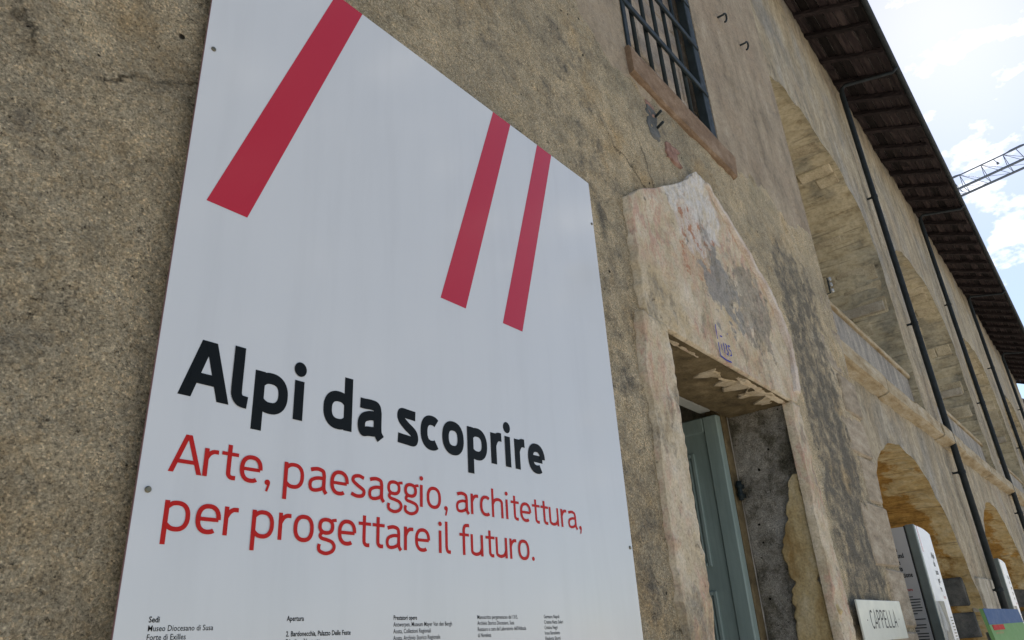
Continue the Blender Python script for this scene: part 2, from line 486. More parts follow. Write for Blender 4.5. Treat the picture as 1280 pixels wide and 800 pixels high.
M_FLAKE = mat_stone('cream_flake', (0.36, 0.29, 0.18), (0.50, 0.42, 0.30), (0.58, 0.52, 0.40), 14, 0.9)
M_DARKIN = mat_stone('dim_interior_plaster', (0.36, 0.33, 0.28), (0.48, 0.45, 0.39), (0.56, 0.53, 0.47), 4, 0.95)
M_SILL = mat_stone('terracotta_sill', (0.12, 0.082, 0.055), (0.205, 0.14, 0.092), (0.30, 0.225, 0.16), 11, 0.9, (0.7, 1, 1))
M_BRICK = mat_stone('exposed_red_brick', (0.15, 0.085, 0.065), (0.26, 0.155, 0.12), (0.35, 0.25, 0.20), 18, 0.92)
M_IRON = mat_plain('dark_painted_iron', (0.016, 0.024, 0.027), 0.6, 0.2, 0.35)
M_PIPE = mat_plain('dark_downpipe_metal', (0.016, 0.021, 0.024), 0.6, 0.2, 0.35)
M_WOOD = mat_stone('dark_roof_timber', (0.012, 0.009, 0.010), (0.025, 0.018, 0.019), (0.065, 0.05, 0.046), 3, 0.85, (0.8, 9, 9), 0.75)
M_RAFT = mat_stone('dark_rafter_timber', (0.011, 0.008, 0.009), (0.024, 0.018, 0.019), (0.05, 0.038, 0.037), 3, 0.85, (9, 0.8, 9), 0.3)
M_SLATE = mat_stone('stone_roof_slab', (0.10, 0.095, 0.09), (0.17, 0.16, 0.15), (0.25, 0.24, 0.22), 5, 0.9, (1, 1, 1), 0.2)
M_SHUT = mat_stone('old_window_infill', (0.26, 0.215, 0.175), (0.38, 0.325, 0.265), (0.50, 0.44, 0.37), 5, 0.9, (1, 1, 0.7))
def mat_door():
    k = Mat('teal_door_paint', 0.5, 0.3)
    c = k.ramp(k.noise(3.2, 7, 0.7, k.map((1, 1, 0.35))), [(0.3, (0.20, 0.265, 0.25)), (0.5, (0.25, 0.325, 0.31)), (0.72, (0.30, 0.375, 0.355))])
    chip = k.ramp(k.noise(34, 8, 0.8, k.map((1, 1, 0.5))), [(0.66, 0.0), (0.69, 0.8)])
    c = k.mix(chip, c, (0.30, 0.26, 0.20))
    grain = k.noise(11, 6, 0.65, k.map((6, 6, 0.3)))
    c = k.mix(0.35, c, k.ramp(grain, [(0.3, 0.75), (0.6, 1.1)]), 'MULTIPLY')
    return k.done(c, k.bump(grain, 0.002, 0.6), k.ramp(k.noise(8, 5, 0.6), [(0.3, 0.38), (0.7, 0.62)]))
M_DOOR = mat_door()
M_FRAME = mat_plain('pale_door_frame_paint', (0.46, 0.47, 0.44), 0.5, 0.4, 0.1)
def mat_sign():
    k = Mat('white_sign_laminate', 0.12, 0.5)
    st = k.noise(2.0, 6, 0.6, k.map((5, 1, 0.5)))
    c = k.mix(1.0, (0.565, 0.588, 0.61), k.ramp(st, [(0.3, 0.955), (0.5, 1.0), (0.75, 1.015)]), 'MULTIPLY')
    c = k.mix(k.ramp(k.noise(160, 3, 0.7), [(0.70, 0.0), (0.76, 0.25)]), c, (0.40, 0.39, 0.36))
    r = k.ramp(k.noise(3.0, 6, 0.65), [(0.3, 0.07), (0.7, 0.17)])
    return k.done(c, k.bump(k.noise(1.3, 2, 0.4), 0.012, 0.5), r)
M_SIGN = mat_sign()
M_SEDGE = mat_plain('sign_edge', (0.20, 0.11, 0.11), 0.5)
M_BLACK = mat_plain('black_print', (0.006, 0.008, 0.009), 0.45, 0.10)
M_RED = mat_plain('red_print', (0.42, 0.013, 0.010), 0.42, 0.15)
M_CRIM = mat_plain('crimson_print', (0.43, 0.012, 0.026), 0.16, 0.45)
M_SCREW = mat_plain('screw_metal', (0.16, 0.15, 0.11), 0.4, 0.5, 0.2, 0.7)
M_BLUE = mat_plain('blue_chalk', (0.035, 0.05, 0.30), 0.8, 0.1)
M_PLAQ = mat_plain('greenish_white_plaque', (0.54, 0.56, 0.51), 0.4, 0.4, 0.03)
M_INK = mat_plain('plaque_ink', (0.02, 0.02, 0.02), 0.6)
M_TGREY = mat_plain('grey_totem_panel', (0.46, 0.45, 0.445), 0.4, 0.4, 0.03)
M_TWHITE = mat_plain('white_totem_panel', (0.76, 0.76, 0.80), 0.4, 0.4, 0.02)
M_TMETAL = mat_plain('grey_green_totem_post', (0.15, 0.175, 0.165), 0.4, 0.5, 0.12, 0.2)
M_TDARK = mat_plain('dark_gap', (0.015, 0.016, 0.017), 0.6)
M_BLUEP = mat_plain('blue_header', (0.055, 0.105, 0.23), 0.7, 0.12, 0.05)
M_GREENP = mat_plain('green_panel', (0.15, 0.29, 0.115), 0.7, 0.12, 0.05)
M_REDP = mat_plain('red_label', (0.42, 0.012, 0.012), 0.7, 0.12, 0.05)
M_ORANGE = mat_plain('orange_small_print', (0.40, 0.13, 0.04), 0.5)
M_PHOTO_D = mat_plain('picture_dark', (0.03, 0.033, 0.036), 0.4)
M_PHOTO_L = mat_stone('picture_pale', (0.10, 0.095, 0.09), (0.42, 0.41, 0.40), (0.62, 0.61, 0.60), 9, 0.4, (1, 1, 0.5))
M_PHOTO_W = mat_stone('picture_warm', (0.13, 0.065, 0.045), (0.36, 0.28, 0.22), (0.58, 0.54, 0.48), 14, 0.4)
M_PORC = mat_plain('white_porcelain', (0.75, 0.75, 0.73), 0.2, 0.5)
M_ZINC = mat_plain('worn_zinc', (0.35, 0.36, 0.36), 0.35, 0.5, 0.3, 0.6)
M_CRANE = mat_plain('blue_grey_crane_steel', (0.10, 0.125, 0.16), 0.5, 0.4, 0.15)
M_GROUND = mat_stone('pale_gravel_court', (0.27, 0.25, 0.215), (0.37, 0.34, 0.295), (0.46, 0.425, 0.375), 0.8, 0.95)
M_FARROOF = mat_stone('far_roof', (0.05, 0.045, 0.04), (0.09, 0.08, 0.07), (0.14, 0.125, 0.11), 2, 0.9)

# ------------------------------------------------------------------ ground
GR = 3000
mobj('ground', [(-GR, -GR, 0), (GR, -GR, 0), (GR, GR, 0), (-GR, GR, 0)], [(0, 1, 2, 3)], M_GROUND)['kind'] = 'structure'

# ------------------------------------------------------------------ the building
BLD = empty('stone_fort_building', (0, 0, 0), 'long weathered stone and plaster building with two tiers of arches', 'building')

CX = 5.35            # end of the projecting wall with the door
DX0, DX1, DZ = 2.505, 3.895, 2.69      # doorway
WX0, WX1, WZ0, WZ1 = 2.585, 3.66, 4.27, 6.0   # barred window

def lines(a, b, step, must):
    xs = list(np.arange(a, b, step)) + [b] + list(must)
    xs = np.array(sorted(xs)); keep = [xs[0]]
    for x in xs[1:]:
        if x - keep[-1] > step * 0.35: keep.append(x)
        elif min(abs(x - q) for q in must) < 1e-9: keep[-1] = x
    return np.array(keep)

def block_disp(x, z):
    d = 0.022 * fbm(x, z, 1.1, 3, 3) + 0.010 * fbm(x, z, 6, 11, 3)
    sm = block_smooth(x, z)
    r = 0.0085 * fbm(x, z, 24, 21, 2)
    return d + r * (1 - 0.75 * sm) + 0.006 * sm * 0.0

def block_smooth(x, z):
    j = 0.25 * fbm(x, z, 2.5, 5, 4)
    a = sstep(4.02, 4.20, z + j - 0.18 * sstep(3.4, 4.6, x)) * sstep(2.0, 2.15, x + 0.6 * j)
    b = sstep(4.55, 4.75, x + j * 1.2) * sstep(2.35, 2.6, z + j) * 0.0
    return np.clip(a + b, 0, 1)

def build_block():
    xs = np.concatenate([np.arange(-3.0, -0.1, 0.1), lines(-0.1, CX, 0.0165, [DX0, DX1, WX0, WX1])])
    zs = np.concatenate([np.arange(0, 0.9, 0.09), lines(0.9, 6.4, 0.0165, [DZ, WZ0, WZ1]), np.arange(6.48, 9.95, 0.1)])
    X, Z = np.meshgrid(xs, zs, indexing='ij')
    hole = np.minimum.reduce([X - DX0, DX1 - X, DZ - Z])
    hole2 = np.minimum.reduce([X - WX0, WX1 - X, Z - WZ0, WZ1 - Z])
    damp = np.minimum(sstep(0.0, 0.05, -hole), sstep(0.0, 0.05, -hole2))
    damp *= sstep(0, 0.05, CX - X)
    Y = block_disp(X, Z) * damp
    v = np.stack([X, Y, Z], -1).reshape(-1, 3)
    xm = (xs[:-1] + xs[1:]) / 2; zm = (zs[:-1] + zs[1:]) / 2
    def keep(i, j):
        x, z = xm[i], zm[j]
        if DX0 < x < DX1 and z < DZ: return False
        if WX0 < x < WX1 and WZ0 < z < WZ1: return False
        return True
    f = cells(len(xs), len(zs), keep, True)
    o = mobj('rendered_wall', v, f, M_ROUGH, BLD, True)
    x, z = X.ravel(), Z.ravel()
    rgb = np.zeros((len(x), 3))
    rgb[:, 0] = block_smooth(x, z)
    g = 0.75 * sstep(4.0, 4.25, x) * sstep(4.35, 3.6, z) * (1 - 0.5 * sstep(4.75, 5.1, x))
    g = np.maximum(g, 0.52 * np.exp(-((x - 2.15) / 0.26) ** 2) * sstep(4.1, 3.4, z))
    g = np.maximum(g, 0.55 * np.exp(-((x - 2.0) / 0.40) ** 2 - ((z - 3.85) / 0.40) ** 2))
    g = np.maximum(g, 0.45 * np.exp(-((x - 3.0) / 0.5) ** 2 - ((z - 3.95) / 0.16) ** 2))
    g = np.maximum(g, 0.20 + 0.60 * fbm(x, z, 1.4, 77, 4))
    g = np.maximum(g, 0.45 * np.exp(-((x - 3.9) / 0.3) ** 2 - ((z - 3.7) / 0.4) ** 2))
    g = np.maximum(g, 0.28 * sstep(0.7, 0.2, x) * sstep(2.2, 1.6, z))
    rgb[:, 1] = g
    zone_attr(o, rgb)
    return o
BLOCK = build_block()
# side and top of the projecting wall
mb = MB()
mb.add([(CX, 0, 0), (CX, 0.6, 0), (CX, 0.6, 9.9), (CX, 0, 9.9)], [(0, 1, 2, 3)])
mb.build('wall_return', M_ARC, BLD)
mobj('wall_return', [(-3, 0, 0), (-3, 6, 0), (-3, 6, 9.9), (-3, 0, 9.9)], [(3, 2, 1, 0)], M_ARC, BLD)

def patch(name, z0, z1, xl, xr, mat, parent, yf, proud=0.018, dz=0.009, nx=60, amp=0.004, seed=1, mapf=None, jag=0.02, jf=14):
    """plaster coat with ragged edges: rows z0..z1, from xl(z) to xr(z)"""
    zs = np.arange(z0, z1 + 1e-6, dz)
    v = []
    nj = nx + 2
    for i, z in enumerate(zs):
        a = xl(z) + jag * fbm(z, 0.3, jf, seed, 4); b = xr(z) + jag * fbm(z, 7.3, jf, seed + 5, 4)
        if b < a + 0.004: b = a + 0.004
        t = np.linspace(0, 1, nx)
        x = a + (b - a) * t
        x = np.concatenate([[a - 0.004], x, [b + 0.004]])
        zz = np.full(nj, z)
        if i == 0: zz += jag * 0.6 * fbm(x, 3.1, jf, seed + 9, 4)
        if i == len(zs) - 1: zz += jag * 0.6 * fbm(x, 5.1, jf, seed + 13, 4)
        d = -proud + amp * 2 * fbm(x, zz, 9, seed + 2, 4) + amp * fbm(x, zz, 40, seed + 3, 2)
        d[0] = d[-1] = 0.03
        if i == 0 or i == len(zs) - 1: d[:] = 0.03
        for q in range(nj): v.append((x[q], yf + d[q], zz[q]))
    v = np.array(v)
    f = cells(len(zs), nj)
    if mapf: v = np.array([mapf(*p) for p in v])
    return mobj(name, v, f, mat, parent, True)

# painted plaster round the doorway: gabled head and two jamb strips
def lerp(z, pts):
    return float(np.interp(z, [p[0] for p in pts], [p[1] for p in pts]))
HEAD = patch('door_head_plaster', 2.685, 3.80,
      lambda z: lerp(z, [(2.685, 2.40), (2.75, 2.34), (3.26, 2.345), (3.27, 2.37), (3.36, 2.50), (3.58, 2.85), (3.80, 3.17)]),
      lambda z: lerp(z, [(2.685, 3.93), (2.74, 4.02), (3.04, 4.075), (3.22, 4.02), (3.34, 3.93), (3.51, 3.68), (3.66, 3.43), (3.80, 3.20)]),
      M_SURR, BLD, 0.0, 0.020, 0.009, 130, 0.006, 3, None, 0.04, 9)
tag(HEAD, 'flaking pink and cream painted gable over the doorway')
# raised right-hand border of the gable
mbv = patch('gable_border', 2.75, 3.77,
      lambda z: lerp(z, [(2.75, 3.955), (3.04, 4.005), (3.22, 3.945), (3.34, 3.85), (3.51, 3.60), (3.66, 3.36), (3.77, 3.20)]),
      lambda z: lerp(z, [(2.75, 4.01), (3.04, 4.07), (3.22, 4.015), (3.34, 3.925), (3.51, 3.675), (3.66, 3.425), (3.77, 3.24)]),
      M_BORDER, HEAD, -0.008, 0.030, 0.012, 9, 0.004, 23, None, 0.014)
patch('door_jamb_plaster', 0.0, 2.72, lambda z: 2.315 + 0.03 * math.sin(z * 1.9 + 0.6), lambda z: 2.497, M_SURR, BLD, 0.0, 0.024, 0.009, 34, 0.005, 31, None, 0.022, 9)
patch('door_jamb_plaster', 0.0, 2.70, lambda z: 3.868, lambda z: 4.035 + 0.02 * math.sin(z * 4 + 1), M_SURR, BLD, 0.0, 0.016, 0.009, 24, 0.006, 47, None, 0.008, 12)

# reveals of the doorway
RD = 0.362
def reveal(name, n0, n1, u0, u1, v0, v1, fn, mat, amp, seed, parent=BLD):
    us = np.linspace(u0, u1, n0); vs = np.linspace(v0, v1, n1)
    U, V = np.meshgrid(us, vs, indexing='ij')
    D = amp * (fbm(U, V, 5, seed, 3) + 0.7 * fbm(U, V, 22, seed + 4, 3)) * sstep(0, 0.03, U - u0)
    P = np.array([fn(a, b, d) for a, b, d in zip(U.ravel(), V.ravel(), D.ravel())])
    return mobj(name, P, cells(n0, n1), mat, parent, True)
RR = reveal('door_reveal', 34, 200, 0.0, RD, 0.0, DZ, lambda u, v, d: (DX1 + 0.004 + abs(d) - 0.018 * math.exp(-((u) / 0.02) ** 2), u - 0.006, v), M_REVEAL, 0.012, 61)
reveal('door_reveal', 20, 60, 0.0, RD, 0.0, DZ, lambda u, v, d: (DX0 - abs(d), u - 0.006, v), M_REVEAL, 0.012, 67)
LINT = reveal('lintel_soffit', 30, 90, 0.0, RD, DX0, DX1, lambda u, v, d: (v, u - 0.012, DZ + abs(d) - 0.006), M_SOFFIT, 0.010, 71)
# ochre plaster still clinging to the outer edge of the reveal
def ochre_map(x, y, z):       # x -> depth into the wall, y -> stand-off
    return (DX1 - 0.004 + y * 0.5, x, z)
patch('ochre_plaster', 0.0, 2.32, lambda z: 0.03,
      lambda z: lerp(z, [(0, 0.25), (0.9, 0.24), (1.45, 0.225), (1.85, 0.19), (2.0, 0.15), (2.12, 0.11), (2.25, 0.075), (2.32, 0.05)]),
      M_OCHRE, RR, 0.0, 0.016, 0.008, 26, 0.006, 53, ochre_map, 0.085, 8)
# torn cream flakes under the lintel
def flake_map(x, y, z):
    return (z, x, DZ - 0.004 + y * 0.6)
for (x0, x1, d0, d1, sd) in ((3.06, 3.34, 0.06, 0.10, 3), (3.30, 3.60, 0.05, 0.10, 8), (3.52, 3.80, 0.03, 0.09, 15)):
    patch('plaster_flake', x0, x1, lambda z, a=d0, s=sd: a + 0.03 * math.sin(z * 23 + s), lambda z, b=d1, s=sd: b + 0.045 * math.sin(z * 31 + s * 2), M_FLAKE, LINT, 0.0, 0.010, 0.008, 12, 0.004, 80 + sd, flake_map, 0.05, 22)

# room behind the doorway
mb = MB()
mb.add([(1.2, 3.4, 0), (4.4, 3.4, 0), (4.4, 3.4, 3.2), (1.2, 3.4, 3.2)], [(0, 1, 2, 3)])
mb.add([(1.2, RD, 0), (1.2, 3.4, 0), (1.2, 3.4, 3.2), (1.2, RD, 3.2)], [(0, 1, 2, 3)])
mb.add([(4.4, RD, 0), (4.4, 3.4, 0), (4.4, 3.4, 3.2), (4.4, RD, 3.2)], [(3, 2, 1, 0)])
mb.add([(1.2, RD, 3.2), (4.4, RD, 3.2), (4.4, 3.4, 3.2), (1.2, 3.4, 3.2)], [(0, 1, 2, 3)])
mb.add([(1.2, RD, 0), (DX0, RD, 0), (DX0, RD, 3.2), (1.2, RD, 3.2)], [(0, 1, 2, 3)])
mb.add([(DX1, RD, 0), (4.4, RD, 0), (4.4, RD, 3.2), (DX1, RD, 3.2)], [(0, 1, 2, 3)])
mb.add([(DX0, RD, 2.95), (DX1, RD, 2.95), (DX1, RD, 3.2), (DX0, RD, 3.2)], [(0, 1, 2, 3)])
mb.add([(DX0, RD - 0.004, DZ + 0.004), (DX1, RD - 0.004, DZ + 0.004), (DX1, RD - 0.004, 2.96), (DX0, RD - 0.004, 2.96)], [(3, 2, 1, 0)])
mb.build('room_interior', M_DARKIN, BLD)

# door: frame head, side post, one leaf standing open into the room
DOOR = empty('door', None, parent=BLD)
box('frame_head', DX0 + 0.002, 3.785, 0.40, 0.47, 2.716, 2.79, M_FRAME, DOOR, 0.006)
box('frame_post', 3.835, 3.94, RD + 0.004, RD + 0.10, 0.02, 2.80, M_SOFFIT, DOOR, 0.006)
def door_leaf():
    x = 3.775; y0, y1, z0, z1 = RD + 0.006, RD + 0.80, 0.03, 2.688
    leaf = MB().box(x, x + 0.045, y0, y1, z0, z1, 0.004).build('leaf', M_DOOR, DOOR)
    LOC[leaf.name] = Vector((0, 0, 0))
    # raised outer stiles and rails
    for q in ((y0, y0 + 0.085, z0, z1), (y1 - 0.085, y1, z0, z1)):
        box('stile', x - 0.012, x + 0.01, q[0], q[1], q[2], q[3], M_DOOR, leaf, 0.006)
    for q in ((z1 - 0.085, z1), (z0, z0 + 0.18)):
        box('rail', x - 0.0115, x + 0.01, y0 + 0.0855, y1 - 0.0855, q[0], q[1], M_DOOR, leaf, 0.006)
    # two moulded panels
    for (a, b) in ((0.30, 1.78), (1.90, 2.50)):
        ya, yb = y0 + 0.165, y1 - 0.165
        for (g, w, p) in ((0.0, 0.022, 0.013), (0.032, 0.010, 0.009)):
            mm = MB()
            mm.box(x - p, x + 0.002, ya + g, ya + g + w, a + g, b - g, 0.004)
            mm.box(x - p, x + 0.002, yb - g - w, yb - g, a + g, b - g, 0.004)
            mm.box(x - p + 0.0006, x + 0.002, ya + g + w, yb - g - w, a + g, a + g + w, 0.004)
            mm.box(x - p + 0.0006, x + 0.002, ya + g + w, yb - g - w, b - g - w, b - g, 0.004)
            mm.build('moulding', M_DOOR, leaf)
    return leaf
door_leaf()
mb = MB()
mb.tube([(3.845, RD - 0.02, 2.22), (3.845, RD - 0.02, 2.32)], 0.014, 10)
mb.box(3.825, 3.885, RD - 0.034, RD - 0.01, 2.235, 2.255)
mb.box(3.825, 3.885, RD - 0.034, RD - 0.01, 2.285, 2.305)
mb.build('hinge', M_IRON, DOOR, True)

# blue house number chalked on the door head (short strokes)
def ribbon(mb, pts, w, y, closed=False, plane=None):
    """flat stroke in the X-Z plane at depth y"""
    n = len(pts); L = []; Rr = []
    for i in range(n):
        if closed:
            a = pts[(i - 1) % n]; b = pts[(i + 1) % n]
        else:
            a = pts[max(i - 1, 0)]; b = pts[min(i + 1, n - 1)]
        dx, dz = b[0] - a[0], b[1] - a[1]
        l = math.hypot(dx, dz) or 1
        nx, nz = -dz / l, dx / l
        k = 1.0
        if 0 < i < n - 1 and not closed:
            d1 = (pts[i][0] - a[0], pts[i][1] - a[1]); d2 = (b[0] - pts[i][0], b[1] - pts[i][1])
            l1 = math.hypot(*d1) or 1; l2 = math.hypot(*d2) or 1
            c = (d1[0] * d2[0] + d1[1] * d2[1]) / (l1 * l2)
            k = 1 / max(0.5, math.sqrt(max(0.0, (1 + c) / 2)))
        L.append((pts[i][0] + nx * w / 2 * k, pts[i][1] + nz * w / 2 * k))
        Rr.append((pts[i][0] - nx * w / 2 * k, pts[i][1] - nz * w / 2 * k))
    v = [(p[0], y - 5e-6 * i, p[1]) for i, p in enumerate(L)] + [(p[0], y - 5e-6 * i, p[1]) for i, p in enumerate(Rr)]
    f = []
    for i in range(n if closed else n - 1):
        j = (i + 1) % n
        f.append((i, n + i, n + j, j))
    mb.add(v, f)
mb = MB()
bx, bz = 2.985, 2.70
for s_ in ([(0.006, 0.165), (0.0, 0.12), (0.004, 0.09)], [(0.002, 0.075), (0.0, 0.04), (0.0, 0.008)], [(0.0, 0.008), (0.06, 0.002), (0.118, 0.006)],
           [(0.035, 0.115), (0.06, 0.118)], [(0.03, 0.072), (0.032, 0.045)],
           [(0.058, 0.086), (0.060, 0.06), (0.056, 0.034)], [(0.078, 0.088), (0.094, 0.083), (0.082, 0.066), (0.098, 0.052), (0.088, 0.034), (0.074, 0.038)],
           [(0.134, 0.090), (0.114, 0.088), (0.114, 0.070), (0.132, 0.066), (0.134, 0.046), (0.116, 0.038)], [(0.128, 0.152), (0.134, 0.153)]):
    ribbon(mb, [(bx + p[0], bz + p[1]) for p in s_], 0.0075, -0.0295)
mb.build('chalk_number', M_BLUE, HEAD)

# ---- barred window
WIN = empty('barred_window', None, parent=BLD)
mb = MB()
d = 0.10
mb.add([(WX0, -0.004, WZ0), (WX0, d, WZ0), (WX0, d, WZ1), (WX0, -0.004, WZ1)], [(0, 1, 2, 3)])
mb.add([(WX1, -0.004, WZ0), (WX1, d, WZ0), (WX1, d, WZ1), (WX1, -0.004, WZ1)], [(3, 2, 1, 0)])
mb.add([(WX0, -0.004, WZ1), (WX1, -0.004, WZ1), (WX1, d, WZ1), (WX0, d, WZ1)], [(0, 1, 2, 3)])
mb.add([(WX0, -0.004, WZ0), (WX1, -0.004, WZ0), (WX1, d, WZ0), (WX0, d, WZ0)], [(3, 2, 1, 0)])
mb.build('window_reveal', M_QUOIN, WIN)
mb = MB()
xs = np.linspace(WX0, WX1, 5)
zs = np.arange(WZ0, WZ1 + 0.01, 0.29)
for j in range(len(zs) - 1):
    off = 0.11 if j % 2 else 0.0
    q = [WX0] + [x + off for x in xs[1:-1]] + [WX1]
    for i in range(len(q) - 1):
        o = box('infill_block', q[i] + 0.004, q[i + 1] - 0.004, d - 0.012 + random.uniform(0, 0.012), d + 0.10, zs[j] + 0.004, zs[j + 1] - 0.004, M_SHUT, WIN, 0.008)
box('infill_mortar', WX0, WX1, d + 0.006, d + 0.12, WZ0, WZ1, M_DARKIN, WIN)
box('grille_post', WX0 + 0.018, WX0 + 0.058, -0.005, 0.04, WZ0 + 0.005, WZ1 - 0.02, M_IRON, WIN, 0.004)
box('grille_post', WX1 - 0.105, WX1 - 0.02, -0.005, 0.05, WZ0 + 0.005, WZ1 - 0.02, M_IRON, WIN, 0.004)
for i in range(5):
    x = WX0 + 0.175 + i * 0.152
    MB().tube([(x, 0.020, WZ0 - 0.01), (x, 0.020, WZ1)], 0.0120, 10).build('grille_bar', M_IRON, WIN, True)
for z in (4.635, 5.02, 5.40, 5.78):
    box('grille_rail', WX0 + 0.02, WX1 - 0.03, -0.012, 0.0035, z - 0.020, z + 0.020, M_IRON, WIN, 0.003)
# brick-red sill slab with slightly uneven edges
v = []
xs_ = np.linspace(2.572, 3.80, 70)
for x in xs_:
    for (yy, zz) in ((0.03, 4.085), (-0.012, 4.09), (-0.026, 4.10), (-0.030, 4.24), (-0.024, 4.262), (0.03, 4.268)):
        e = 0.010 * float(fbm(np.array([x]), np.array([zz * 3]), 6, 91, 4)[0])
        v.append((x, yy + e, zz + e * 0.6))
f = cells(len(xs_), 6, None, True) + [tuple(range(6)), tuple(range(len(v) - 6, len(v)))[::-1]]
mobj('window_sill', v, f, M_SILL, WIN)
patch('exposed_brick', 3.74, 3.86, lambda z: 2.86, lambda z: 3.0, M_BRICK, BLD, 0.0, 0.004, 0.008, 16, 0.004, 95, None, 0.07, 16)
patch('exposed_brick', 3.93, 4.03, lambda z: 2.72, lambda z: 2.79, M_BRICK, BLD, 0.0, 0.004, 0.008, 12, 0.004, 99, None, 0.06, 16)
patch('hollow_shade_patch', 3.80, 4.0, lambda z: 2.70, lambda z: 2.80, M_GREYST, BLD, 0.0, 0.002, 0.008, 12, 0.004, 105, None, 0.06, 12)  # flat patch by the pegs; shade of a hollow painted in dark grey

# ironwork stuck in the wall
for (x, z) in ((4.26, 5.775), (4.67, 5.80)):
    mb = MB()
    pts = [(x - 0.03, 0.03, z)] + [(x - 0.03 + 0.03 * (1 - math.cos(a)), -0.045 - 0.012 * math.sin(a), z - 0.012 + 0.026 * math.sin(a)) for a in np.linspace(0.2, 4.2, 11)]
    mb.tube(pts, 0.0075, 6).build('iron_hook', M_IRON, BLD, True)
for z in (3.955, 3.885):
    MB().tube([(2.80, 0.02, z), (2.775, -0.045, z + 0.006)], 0.007, 6).build('iron_peg', M_IRON, BLD, True)
# old cable bracket with porcelain insulators at the corner of the wall
BR = MB().tube([(5.33, 0.03, 3.84), (5.33, -0.03, 3.845), (5.33, -0.035, 3.97)], 0.006, 6).build('cable_bracket', M_IRON, BLD, True)
for z in (3.86, 3.91, 3.955):
    mb = MB()
    mb.tube([(5.33, -0.045, z - 0.014), (5.335, -0.045, z - 0.005), (5.335, -0.045, z), (5.335, -0.045, z + 0.005), (5.33, -0.045, z + 0.014)], [0.010, 0.015, 0.008, 0.015, 0.009], 9)
    mb.build('insulator', M_ZINC, BR, True)

# quoins at the corner of the projecting wall
z = 0.55
k = 0
while z < 3.75:
    h = random.uniform(0.27, 0.40)
    w = (0.56, 0.34)[k % 2] + random.uniform(-0.06, 0.06)
    o = MB().box(CX - w, CX + 0.012, -0.010 + random.uniform(-0.004, 0.006), 0.2, z + 0.008, z + h - 0.008, 0.012, 0.008).build('quoin', M_QUOIN, BLD)
    z += h; k += 1

# ------------------------------------------------------------------ two-tier arcade set back behind the door wall
YA = 0.30
PER, C0, HW = 5.3, 8.0, 2.1
NB = 4
XE = 30.8
LZ = 1.05                    # spring of the lower arches
USP, URISE, UBOT = 5.95, 1.33, 3.88
ZT = 9.9
def wav(t, sd): return 0.05 * float(fbm(np.array([t * 3.0]), np.array([sd]), 3.0, 501, 4)[0]) * max(0.0, 1 - t * t)
def low_z(t): return LZ + HW * math.sqrt(max(0.0, 1 - t * t)) * 1.02 + wav(t, 0.3)
def up_z(t): return USP + URISE * (max(0.0, 1 - abs(t) ** 2.3)) ** (1 / 2.3) + wav(t, 5.3)
def arc_disp(x, z): return YA + 0.030 * fbm(x, z, 0.8, 101, 3) + 0.016 * fbm(x, z, 5, 111, 3)

def strip(mb, xs, z0f, z1f, step=0.09, zmax_n=None):
    """front wall between two height functions over xs"""
    span = max(z1f(x) - z0f(x) for x in xs)
    n = max(2, int(span / step) + 1)
    P = []
    for x in xs:
        zz = np.linspace(z0f(x), z1f(x), n)
        yy = arc_disp(np.full(n, x), zz)
        P += [(x, float(y), float(z)) for y, z in zip(yy, zz)]
    mb.add(P, cells(len(xs), n, None, True))

mbA = MB()
prev = CX - 0.2
for b in range(NB):
    c = C0 + PER * b
    # pier to the left of the bay
    x0, x1 = prev, c - HW
    if x1 > x0: strip(mbA, np.linspace(x0, x1, max(3, int((x1 - x0) / 0.1))), lambda x: 0.0, lambda x: ZT, 0.12)
    th = np.linspace(math.pi, 0, 49)
    xs = [c + HW * math.cos(a) for a in th]
    strip(mbA, xs, lambda x: low_z((x - c) / HW), lambda x: UBOT)
    strip(mbA, xs, lambda x: up_z((x - c) / HW), lambda x: ZT)
    prev = c + HW
strip(mbA, np.linspace(prev, XE, 24), lambda x: 0.0, lambda x: ZT, 0.12)
ARC = mbA.build('arcade_wall', M_ARC, BLD, True)
# far end of the arcade wing
mobj('wall_return', [(XE, YA, 0), (XE, 7, 0), (XE, 7, ZT), (XE, YA, ZT)], [(0, 1, 2, 3)], M_ARC, BLD)

def vault(name, c, prof, mat, y1, seed, course):
    """soffit and jambs swept through the wall along profile points (x, z)"""
    ys = np.concatenate([[0.0], np.linspace(0.03, y1 - YA, 26)])
    s = np.concatenate([[0], np.cumsum([math.dist(prof[i], prof[i + 1]) for i in range(len(prof) - 1)])])
    v = []
    for i, (x, z) in enumerate(prof):
        a = prof[max(i - 1, 0)]; b = prof[min(i + 1, len(prof) - 1)]
        t = (b[0] - a[0], b[1] - a[1]); l = math.hypot(*t) or 1
        nx, nz = -t[1] / l, t[0] / l          # out into the masonry
        y0 = float(arc_disp(np.array([x]), np.array([z]))[0])
        ph = (s[i] / course) % 1.0
        gro = 0.020 * max(0.0, 1 - min(ph, 1 - ph) / 0.16)
        w_ = sstep(0, 0.08, ys)
        dd = w_ * (gro + 0.012 + 0.028 * fbm(np.full(len(ys), s[i]), ys, 2.2, seed, 3) + 0.014 * vn(np.full(len(ys), s[i] * 4), ys * 0.4, 3.0, seed + 2))
        for y, d_ in zip(ys, dd):
            v.append((x + nx * d_, y0 + y, z + nz * d_))
    return mobj(name, v, cells(len(prof), len(ys)), mat, BLD, True)

def profile(c, zf, z0, n=150):
    P = []
    zs = zf(1.0)
    k = max(4, int((zs - z0) / 0.03))
    for z in np.linspace(z0, zs, k)[:-1]: P.append((c - HW, float(z)))
    for a in np.linspace(math.pi, 0, n): P.append((c + HW * math.cos(a), zf(math.cos(a))))
    for z in np.linspace(zs, z0, k)[1:]: P.append((c + HW, float(z)))
    return P

